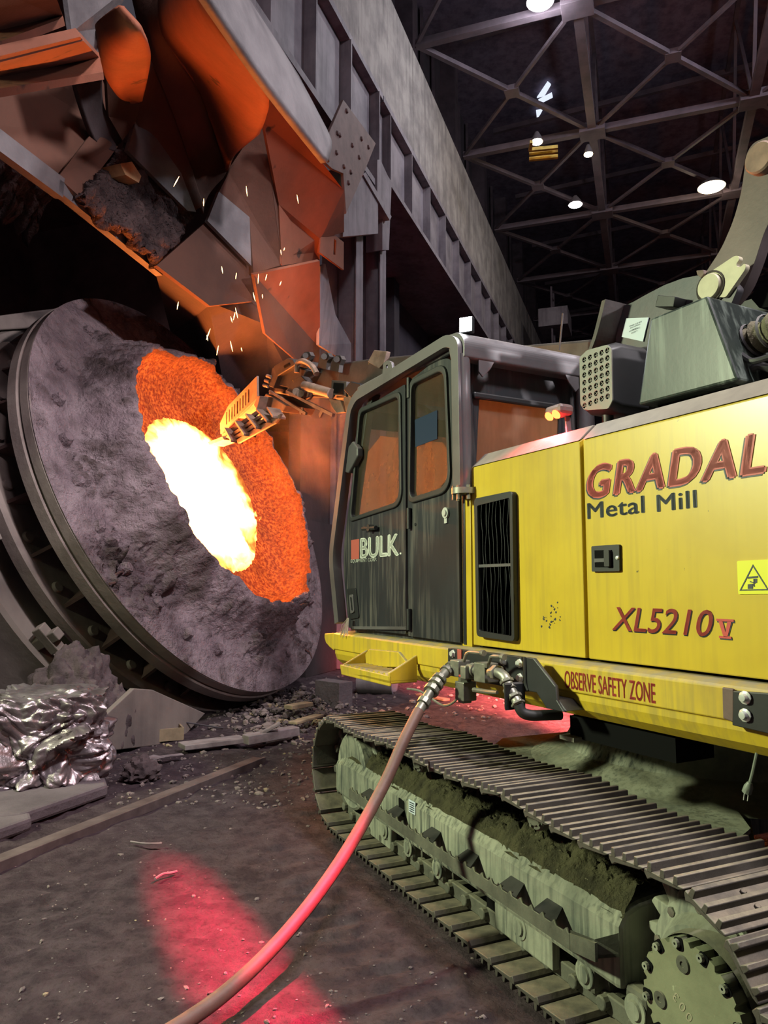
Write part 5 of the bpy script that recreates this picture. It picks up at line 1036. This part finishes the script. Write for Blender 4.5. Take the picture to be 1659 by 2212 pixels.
def gz(x, y):
    p = Vector((x, y, 0)); z = .024 * noise.fractal(p * 1.3, .9, 2.1, 5) + .022 * noise.fractal(p * 5, .8, 2.1, 5) * (.4 + max(0, noise.noise(p * .9 + Vector((3, 3, 3))) + .3)) + .035 * max(0, noise.noise(p * 11) - .3)
    q = Vector((x + .45, y - 2.9, 0)); r = math.hypot(x + 1.05, y - 2.35)
    z += .013 * math.sin(r * 62 + 2 * noise.noise(p * 2)) * max(0, 1 - abs(r - .55) / .4) * max(0, noise.noise(p * 1.1 + Vector((4, 0, 0))) + .5)
    l = U.loc(p)
    if -1.8 < l.y < -1.0 and 1.5 < l.x < 5.5: z += .010 * math.sin(l.x * 46 + 3 * noise.noise(p * 2)) * (1 - abs(l.y + 1.4) / .4) - .004
    if -2.6 < l.y < -1.72 and 1.0 < l.x < 5.4: z = min(z, .0) * .4 - .012
    bl = B.loc(p); far = max(0, min(1, (bl.x - 6.7 + (bl.y + 3) * .25) / 1.2)) if bl.y < -1.2 else 0
    return z - .012 + far * (.05 * abs(noise.fractal(p * 2.6, .9, 2.1, 4)) + .02)
vs_ = [Vector((x, y, gz(x, y) if -6 < x < 4 and 1 < y < 14 else -.01)) for x in xs for y in ys]; ny = len(ys)
fl_ = MB().add(vs_, [(i * ny + j, (i + 1) * ny + j, (i + 1) * ny + j + 1, i * ny + j + 1) for i in range(len(xs) - 1) for j in range(ny - 1)], True)
structure(fl_.build('floor', MT['ground'], auto=80))
# ------------------------------------------------------------------ red safety lights thrown on the ground by the machine's lamps
s0, s1 = Vector((-1.22, 4.55, 0)), Vector((-.20, 2.60, 0)); mid = (s0 + s1) / 2
sp_ = lamp('red_line_light', 'SPOT', RL, 7000, (1.0, .004, .075), s0.lerp(s1, .62), .01, 66, 1.0)
dz_ = (RL - s0.lerp(s1, .62)).normalized(); ax_ = (M.X - dz_ * M.X.dot(dz_)).normalized(); ay2 = dz_.cross(ax_)
mt = Matrix((ax_, ay2, dz_)).transposed().to_4x4(); mt.translation = RL; sp_.matrix_world = mt @ Matrix.Diagonal((1.0, .14, 1.0, 1.0))
FL = M.P(3.6, -4.95, 2.3); sp2 = lamp('red_line_light', 'SPOT', FL, 55000, (1.0, .14, .12), None, .02, 118, .7)
dz_ = (FL - M.P(4.9, -6.7, 0)).normalized(); ax_ = (M.X - dz_ * M.X.dot(dz_)).normalized(); ay2 = dz_.cross(ax_)
mt = Matrix((ax_, ay2, dz_)).transposed().to_4x4(); mt.translation = FL; sp2.matrix_world = mt @ Matrix.Diagonal((1.0, .17, 1.0, 1.0))
# ------------------------------------------------------------------ pressure hose from the valve to the ground
Sx, Gx = M.y(976, 1439, -2.30), Vector((-.74, 2.72, .0)); pn = (Vector((Gx.x, Gx.y, 0)) - Vector((Sx.x, Sx.y, 0))).cross(Vector((0, 0, 1))).normalized()
def onplane(u, v): r = sight(u, v); o = Vector((0, 0, EYE)); return o + r * ((Sx - o).dot(pn) / r.dot(pn))
hpix = [(976, 1439), (958, 1456), (935, 1487), (905, 1535), (870, 1605), (832, 1690), (775, 1795), (712, 1895), (640, 1990), (560, 2078), (480, 2150), (405, 2204), (330, 2250)]
hpts = [onplane(u, v) for u, v in hpix]; hpts = [Vector((p.x, p.y, max(p.z, .022))) for p in hpts]
MT['hose'] = surf('brown_hose', '#66483f', '#523a33', .6, .0, 6, bump=.15, bscale=40, dust='#7a6058', damt=.35)
hroot = empty('pressure_hose', hpts[-1], 'brown rubber pressure hose hanging from the valve and curving to the floor', 'hose')
MB().tube(smooth_path(hpts[3:], 10), .029, 14).build('hose_body', MT['hose'], hroot)
hp2 = smooth_path(hpts[:4], 6); mb = MB(); mb.tube(hp2, .026, 14)
for i, r in ((1, .034), (4, .036), (8, .040), (10, .043), (12, .043), (15, .036)): mb.cyl(hp2[i], hp2[i + 1], r, 10, smooth=False)
mb.build('hose_fitting', MT['steel'], hroot)
wc_ = smooth_path([M.y(u, v, -2.3) for u, v in ((880, 1488), (905, 1492), (928, 1506), (955, 1523), (975, 1520), (992, 1505))], 5); MB().tube(wc_, .007, 6).build('safety_cable', MT['steel'], hroot)
# ------------------------------------------------------------------ dirt lying on the track beam
MT['dirt'] = surf('loose_dirt', '#57543f', '#3b392d', .98, .0, 9, bump=1.0, bscale=40, bdist=.04, speck='#75705a', spscale=50, splo=.66, spec=.1)
def dirt(s, t):
    x = 2.2 + (4.98 - 2.2) * s; y = -1.95 - .43 * t + .02 * noise.noise(Vector((s * 18, 3, 0))) * (1 - t); p = U.P(x, y, 0)
    base = .455 if y > -1.96 else (.475 + (-1.96 - y) / .07 * .025 if y > -2.03 else .50 + min(1, (-2.03 - y) / .2) * .02)
    if x > 4.86: base -= (x - 4.86) * .35
    e = min(1, t * 4.5) * min(1, (1 - s) * 9 + .25); k = noise.turbulence(p * 9, 5, True, noise_basis='BLENDER', amplitude_scale=.6, frequency_scale=2.1)
    z = base + .002 + .014 * min(1, t * 12) + e * (.03 * (.35 + noise.fractal(p * 1.7, .9, 2, 4)) + .055 * k * (.4 + .6 * math.sin(math.pi * min(1, t * .9 + .1))))
    return U.P(x, y, z)
tag(MB().grid(dirt, 420, 60).build('dirt', MT['dirt'], at=U.P(3.6, -2.2, .48)), 'dark crumbly dirt heaped along the top of the track beam', 'dirt', kind='stuff')
# ------------------------------------------------------------------ things lying in front of the furnace
MT['scrap'] = surf('crushed_sheet', '#9a9094', '#6d6265', .38, .75, 2.5, bump=.35, bscale=9, bdist=.03, speck='#4a4043', spscale=6, splo=.64)
bc = B.z(66, 1732, 0.0) + Vector((-.06, .40, .40))
def bale():
    bm = bmesh.new(); bmesh.ops.create_cube(bm, size=1.0); bmesh.ops.subdivide_edges(bm, edges=bm.edges, cuts=84, use_grid_fill=True)
    for v in bm.verts:
        p = v.co.copy(); p = p.lerp(p.normalized() * .60, .22)
        w_ = Vector((noise.noise(p * 1.9), noise.noise(p * 1.9 + Vector((7, 0, 0))), noise.noise(p * 1.9 + Vector((0, 9, 0)))))
        d = Vector((p.x, p.y, p.z * 1.25)) + w_ * .28
        f1 = noise.voronoi(d * 2.5 + Vector((2, 5, 1)))[0]; f2 = noise.voronoi(d * 5.5 + w_ * .9)[0]
        top = max(0, min(1, (p.z - .18) / .1)); wrap = noise.noise(Vector((p.x * 5 + w_.x * 4, p.y * 5, p.z * 14)))
        q = .30 * (f1[1] - f1[0]) * (1 - .6 * top) + .10 * (f2[1] - f2[0]) + .03 * wrap + .07 * top + .018 * noise.fractal(d * 10, .8, 2, 3)
        n = p.normalized(); p += Vector((n.x, n.y, n.z * .6)) * (q - .10); v.co = Vector((p.x * .92, p.y * .9, p.z * .84)) * .92
    me = bpy.data.meshes.new('scrap_bale'); bm.to_mesh(me); bm.free(); me.materials.append(MT['scrap'])
    for f in me.polygons: f.use_smooth = True
    me.set_sharp_from_angle(angle=math.radians(50))
    o = bpy.data.objects.new('scrap_bale', me); COL.objects.link(o); o.location = bc; o.rotation_euler = (0, 0, .45); return o
tag(bale(), 'crushed bale of shiny crumpled sheet metal at the left edge', 'scrap')
def lump(name, c, sx, sy, sz, m, label, cat, freq=2.2, amp=.35, group=None, rz=0.0, sub=4):
    bm = bmesh.new(); bmesh.ops.create_icosphere(bm, subdivisions=sub, radius=1.0); sd = Vector((c[0] * 3.1, c[1] * 2.7, 1))
    for v in bm.verts:
        p = v.co.copy(); f1 = noise.voronoi(p * freq + sd)[0]; f2 = noise.voronoi(p * freq * 2.6 + sd)[0]; p *= 1 + amp * (.5 - f1[0]) * 1.3 + amp * .35 * (.4 - f2[0]) + .06 * noise.fractal(p * 6 + sd, .9, 2, 3); v.co = Vector((p.x * sx, p.y * sy, max(p.z, -.45) * sz))
    me = bpy.data.meshes.new(name); bm.to_mesh(me); bm.free(); me.materials.append(m)
    for f in me.polygons: f.use_smooth = True
    me.set_sharp_from_angle(angle=math.radians(40))
    o = bpy.data.objects.new(name, me); COL.objects.link(o); o.location = Vector(c); o.rotation_euler = (0, 0, rz); return tag(o, label, cat, group)
MT['clod'] = surf('slag_clod', '#5a4e4f', '#41383a', .95, .0, 4, bump=.8, bscale=16, bdist=.025, spec=.15)
g1 = B.z(150, 1630, 0); lump('slag_heap', g1 + Vector((-.05, .15, .40)), .44, .40, .62, MT['clod'], 'dark heap of slag lumps piled against the vessel behind the metal bale', 'slag heap', 2.0, .28, sub=6)
lump('slag_heap', g1 + Vector((.30, .25, .22)), .26, .26, .40, MT['clod'], 'smaller slag heap at the foot of the grey vessel shell', 'slag heap', 2.4, .28, sub=5)
lump('clod', B.z(297, 1690, 0) + Vector((0, .1, .06)), .16, .13, .13, MT['clod'], 'dark crumbly clod lying right of the metal bale', 'clod', 2.5, .4)
# kerb slabs
MT['kerb'] = surf('dusty_slab', '#5c5256', '#4a4145', .95, .0, 2, bump=.5, bscale=14, bdist=.03)
def slab_at(pts, h, name, label, cat, m):
    ps = [B.z(u, v, 0.0) for u, v in pts]; return tag(MB().prism(ps, Vector((0, 0, h))).build(name, m, at=sum(ps, Vector()) / len(ps), bevel=.025), label, cat)
slab_at([(45, 1790), (150, 1752), (232, 1722), (222, 1690), (60, 1700), (-60, 1740), (-60, 1800)], .10, 'kerb_slab', 'dusty stone slab below the crushed metal bale', 'slab', MT['kerb'])
slab_at([(-80, 1850), (68, 1795), (60, 1770), (-80, 1775)], .09, 'kerb_slab', 'dusty slab cut by the left edge below the bale', 'slab', MT['kerb'])
# steel strip let into the floor
MT['railsteel'] = surf('worn_rail', '#6f6260', '#564a49', .5, .4, 5, bump=.2, bscale=20)
ra, rb_ = B.z(-60, 1892, .02), B.z(572, 1640, .02); rd = (rb_ - ra).normalized(); rn = Vector((0, 0, 1)).cross(rd)
mb = MB(); rpts = [ra.lerp(rb_, i / 30) for i in range(31)]
for a, b_ in zip(rpts, rpts[1:]):
    for off, w_, dz2 in ((0, .03, .024), (.08, .10, .012)):
        p, q = a + rn * off, b_ + rn * off; p.z = q.z = dz2 - .015; mb.bar(p, q, w_, .07)
tag(mb.build('floor_rail', MT['railsteel'], at=ra, bevel=.004), 'worn steel rail strip set in the floor, running to the furnace', 'rail')
# boards, tray, rods, pipe stub
MT['board'] = surf('grey_board', '#7c7172', '#5d5354', .85, .0, 5, bump=.4, bscale=20)
MT['tan'] = surf('tan_scrap', '#8d7d63', '#6a5d4a', .8, .0, 5, bump=.3, bscale=20)
def board(u0, v0, u1, v1, w, h, name, label, cat, m, z0=.03, z1=.03):
    a, b_ = B.z(u0, v0, z0), B.z(u1, v1, z1); return tag(MB().bar(a, b_, w, h).build(name, m, at=(a + b_) / 2, bevel=.006), label, cat)
tr = empty('steel_tray', B.z(318, 1603, 0), 'shallow tan steel tray of rubble standing before the skirt plate', 'tray')
a, b_ = B.z(272, 1607, .0), B.z(395, 1597, .0); d = (b_ - a).normalized(); n = Vector((0, 0, 1)).cross(d)
mb = MB(); mb.bar(a + Vector((0, 0, .06)), b_ + Vector((0, 0, .06)), .02, .13); mb.bar(a + n * .4 + Vector((0, 0, .06)), b_ + n * .4 + Vector((0, 0, .06)), .02, .13); mb.bar(a + Vector((0, 0, .06)), a + n * .4 + Vector((0, 0, .06)), .02, .13); mb.bar(b_ + Vector((0, 0, .06)), b_ + n * .4 + Vector((0, 0, .06)), .02, .13); mb.bar(a + n * .2 + Vector((0, 0, .06)), b_ + n * .2 + Vector((0, 0, .06)), .38, .06)
mb.build('tray_body', MT['tan'], tr)
board(392, 1612, 525, 1596, .22, .05, 'board', 'thick grey board lying right of the tan steel tray', 'board', MT['board'], .06, .06)
board(530, 1598, 640, 1578, .14, .09, 'board', 'rounded grey beam lying on the rubble nearest the track', 'board', MT['board'], .08, .10)
board(535, 1600, 605, 1562, .10, .03, 'board', 'grey board leaning up on the beam in the rubble', 'board', MT['board'], .05, .22)
board(632, 1562, 690, 1545, .12, .03, 'scrap_strip', 'tan corrugated strip on the rubble beside the track front', 'scrap', MT['tan'], .14, .14)
board(622, 1528, 668, 1520, .14, .05, 'scrap_strip', 'flat yellowish chunk on top of the rubble pile', 'scrap', MT['tan'], .2, .2)
rod = MB().tube([B.z(398, 1560, .12), B.z(482, 1573, .02)], .009, 6); tag(rod.build('iron_rod', MT['darksteel'], at=B.z(482, 1573, 0)), 'thin iron rod propped before the skirt plate', 'rod')
board(318, 1640, 345, 1633, .16, .01, 'sheet_scrap', 'small flat square of sheet lying in the dust', 'scrap', MT['board'], .06, .06)
board(345, 1635, 395, 1629, .07, .01, 'sheet_scrap', 'narrow flat strip lying beside the sheet square', 'scrap', MT['board'], .06, .06)
for pts, lb in (([(282, 1818), (312, 1822), (350, 1822)], 'pale thin wire lying in the dust left of the red beam'), ([(335, 1898), (352, 1888), (372, 1885), (382, 1882)], 'twisted wire scrap at the edge of the red beam')):
    ps = smooth_path([B.z(u, v, .02) for u, v in pts], 4); tag(MB().tube(ps, .007, 6).build('wire_scrap', MT['board'], at=ps[0]), lb, 'wire')
pc_ = B.z(815, 1506, 0) + Vector((0, .3, .20)); pa_, pb_ = pc_ + Vector((-.27, .05, 0)), pc_ + Vector((.27, -.12, 0)); axd = (pb_ - pa_).normalized()
tag(MB().lathe([(.17, 0), (.2, 0), (.2, .56), (.17, .56), (.17, 0)], pa_, axd, 32).build('pipe_stub', MT['girder'], at=pc_), 'short thick grey pipe stub lying beyond the track', 'pipe')
board(706, 1500, 735, 1496, .5, .35, 'concrete_block', 'grey concrete block standing behind the rubble pile', 'block', MT['kerb'], .18, .18)
board(905, 1500, 965, 1512, .12, .03, 'board', 'narrow board on the red-lit ground beyond the machine', 'board', MT['tan'], .04, .04)
# rubble: too many to count, one object
mb = MB(); rr_ = random.Random(3)
_b = bmesh.new(); bmesh.ops.create_icosphere(_b, subdivisions=1, radius=1.0); RV = [v.co.copy() for v in _b.verts]; RF = [tuple(v.index for v in f.verts) for f in _b.faces]; _b.free()
def rock(c, s):
    a, b_, h_ = s * rr_.uniform(.6, 1.4), s * rr_.uniform(.5, 1.0), s * rr_.uniform(.35, .8); t = rr_.uniform(0, 3.14); ct, st2 = math.cos(t), math.sin(t); vs = []
    for v in RV:
        k = rr_.uniform(.7, 1.2); x, y, z = v.x * a * k, v.y * b_ * k, v.z * h_ * k; vs.append(Vector(c) + Vector((x * ct - y * st2, x * st2 + y * ct, z)))
    mb.add(vs, RF)
for k in range(2300):
    t = rr_.random()
    if t < .50: u, v, s = min(rr_.gauss(620, 80), 770), rr_.gauss(1548, 26), rr_.uniform(.008, .035) * rr_.choice((1, 1, 1, 2.2))
    elif t < .70: u, v, s = rr_.uniform(215, 720), rr_.uniform(1600, 1740), rr_.uniform(.006, .022) * rr_.choice((1, 1, 1, 1.8))
    elif t < .80: u, v, s = rr_.uniform(700, 1100), rr_.uniform(1440, 1560), rr_.uniform(.01, .05)
    else: u, v, s = rr_.uniform(-100, 1100), rr_.uniform(1740, 2230), rr_.uniform(.003, .009) * rr_.choice((1, 1, 1, 1.9))
    if v > 1640 and v < 1740 and u < 230: continue
    p = B.z(u, v, 0.0); h = .16 * math.exp(-((u - 640) / 90) ** 2 - ((v - 1530) / 28) ** 2) if t < .5 else 0
    z0 = gz(p.x, p.y) if -6 < p.x < 4 and 1 < p.y < 14 else 0
    rock(Vector((p.x, p.y, z0 + h * rr_.uniform(.4, 1.1) + s * .2)), s)
tag(mb.build('rubble', surf('rubble', '#6f625f', '#4d4344', .92, .0, 3, .42, .58, bump=.5, bscale=30, speck='#8d7d63', spscale=2.5, splo=.6), at=B.z(600, 1560, 0)), 'loose rubble and slag grit strewn before the furnace', 'rubble', kind='stuff')
# sparks and glowing grains thrown out of the mouth
MT['spark'] = glow('spark', (1.0, .55, .2, 1), 14); MT['spark'].cycles.emission_sampling = 'NONE'
spx = [(533, 413), (440, 437), (381, 392), (480, 583), (510, 596), (607, 545), (614, 538), (384, 660), (500, 690), (506, 683), (511, 676), (450, 722), (448, 730), (549, 641), (567, 640), (558, 602), (606, 612), (643, 430), (470, 757), (522, 755), (575, 599), (500, 748)]
for i, (u, v) in enumerate(spx):
    c = B.y(u, v, -4.6 + .05 * (i % 5)); d = Vector((random.uniform(-.3, .5), 0, 1)).normalized(); l = random.uniform(.02, .07)
    o = MB().tube([c - d * l, c, c + d * l], [.001, .005, .001], 5).build('spark', MT['spark'], at=c); tag(o, 'tiny glowing spark flying above the furnace mouth', 'spark', 'sparks above the furnace mouth')
# ------------------------------------------------------------------ smoke drifting above and right of the mouth
def smoke_mat(name, dens, scale, lo, seed):
    m, nt, out = nodes(name); L = nt.links.new; tc = N(nt, 'ShaderNodeTexCoord'); co = tc.outputs['Object']
    mp = N(nt, 'ShaderNodeMapping'); mp.inputs['Location'].default_value = (seed, seed * 2, 0); L(co, mp.inputs[0])
    n = N(nt, 'ShaderNodeTexNoise'); n.inputs['Scale'].default_value = scale; n.inputs['Detail'].default_value = 5; n.inputs['Roughness'].default_value = .6; n.inputs['Distortion'].default_value = .6; L(mp.outputs[0], n.inputs['Vector'])
    r = N(nt, 'ShaderNodeMapRange'); r.inputs[1].default_value = lo; r.inputs[2].default_value = lo + .25; L(n.outputs['Fac'], r.inputs[0])
    vm = N(nt, 'ShaderNodeVectorMath', operation='LENGTH'); L(co, vm.inputs[0])
    fo = N(nt, 'ShaderNodeMapRange'); fo.inputs[1].default_value = .95; fo.inputs[2].default_value = .3; L(vm.outputs['Value'], fo.inputs[0])
    v = N(nt, 'ShaderNodeVolumeScatter'); v.inputs['Color'].default_value = (.8, .58, .44, 1); v.inputs['Anisotropy'].default_value = .1
    L(mathn(nt, 'MULTIPLY', mathn(nt, 'MULTIPLY', r.outputs[0], fo.outputs[0]), dens), v.inputs['Density']); L(v.outputs[0], out.inputs['Volume']); return m
def smoke(c, sx, sy, sz, dens, scale, lo, seed, label):
    bm = bmesh.new(); bmesh.ops.create_icosphere(bm, subdivisions=3, radius=1.0)
    me = bpy.data.meshes.new('smoke'); bm.to_mesh(me); bm.free(); me.materials.append(smoke_mat('smoke_%d' % seed, dens, scale, lo, seed)); o = bpy.data.objects.new('smoke', me); COL.objects.link(o); o.location = c; o.rotation_euler = (0, 0, -math.radians(19.5) + math.pi / 2); o.scale = (sx, sy, sz)
    return tag(o, label, 'smoke', kind='stuff')
smoke(B.y(690, 940, -4.4), 1.5, .8, 1.6, .15, 1.9, .44, 1, 'orange-lit smoke drifting under the excavator boom')
smoke(B.y(600, 660, -4.7), 1.6, .8, 1.6, .10, 1.5, .40, 2, 'thin brown smoke rising above the furnace mouth')
smoke(B.y(860, 960, -4.6), 1.8, .8, 1.4, .20, 1.5, .36, 3, 'thin orange smoke hanging beyond the excavator cab')
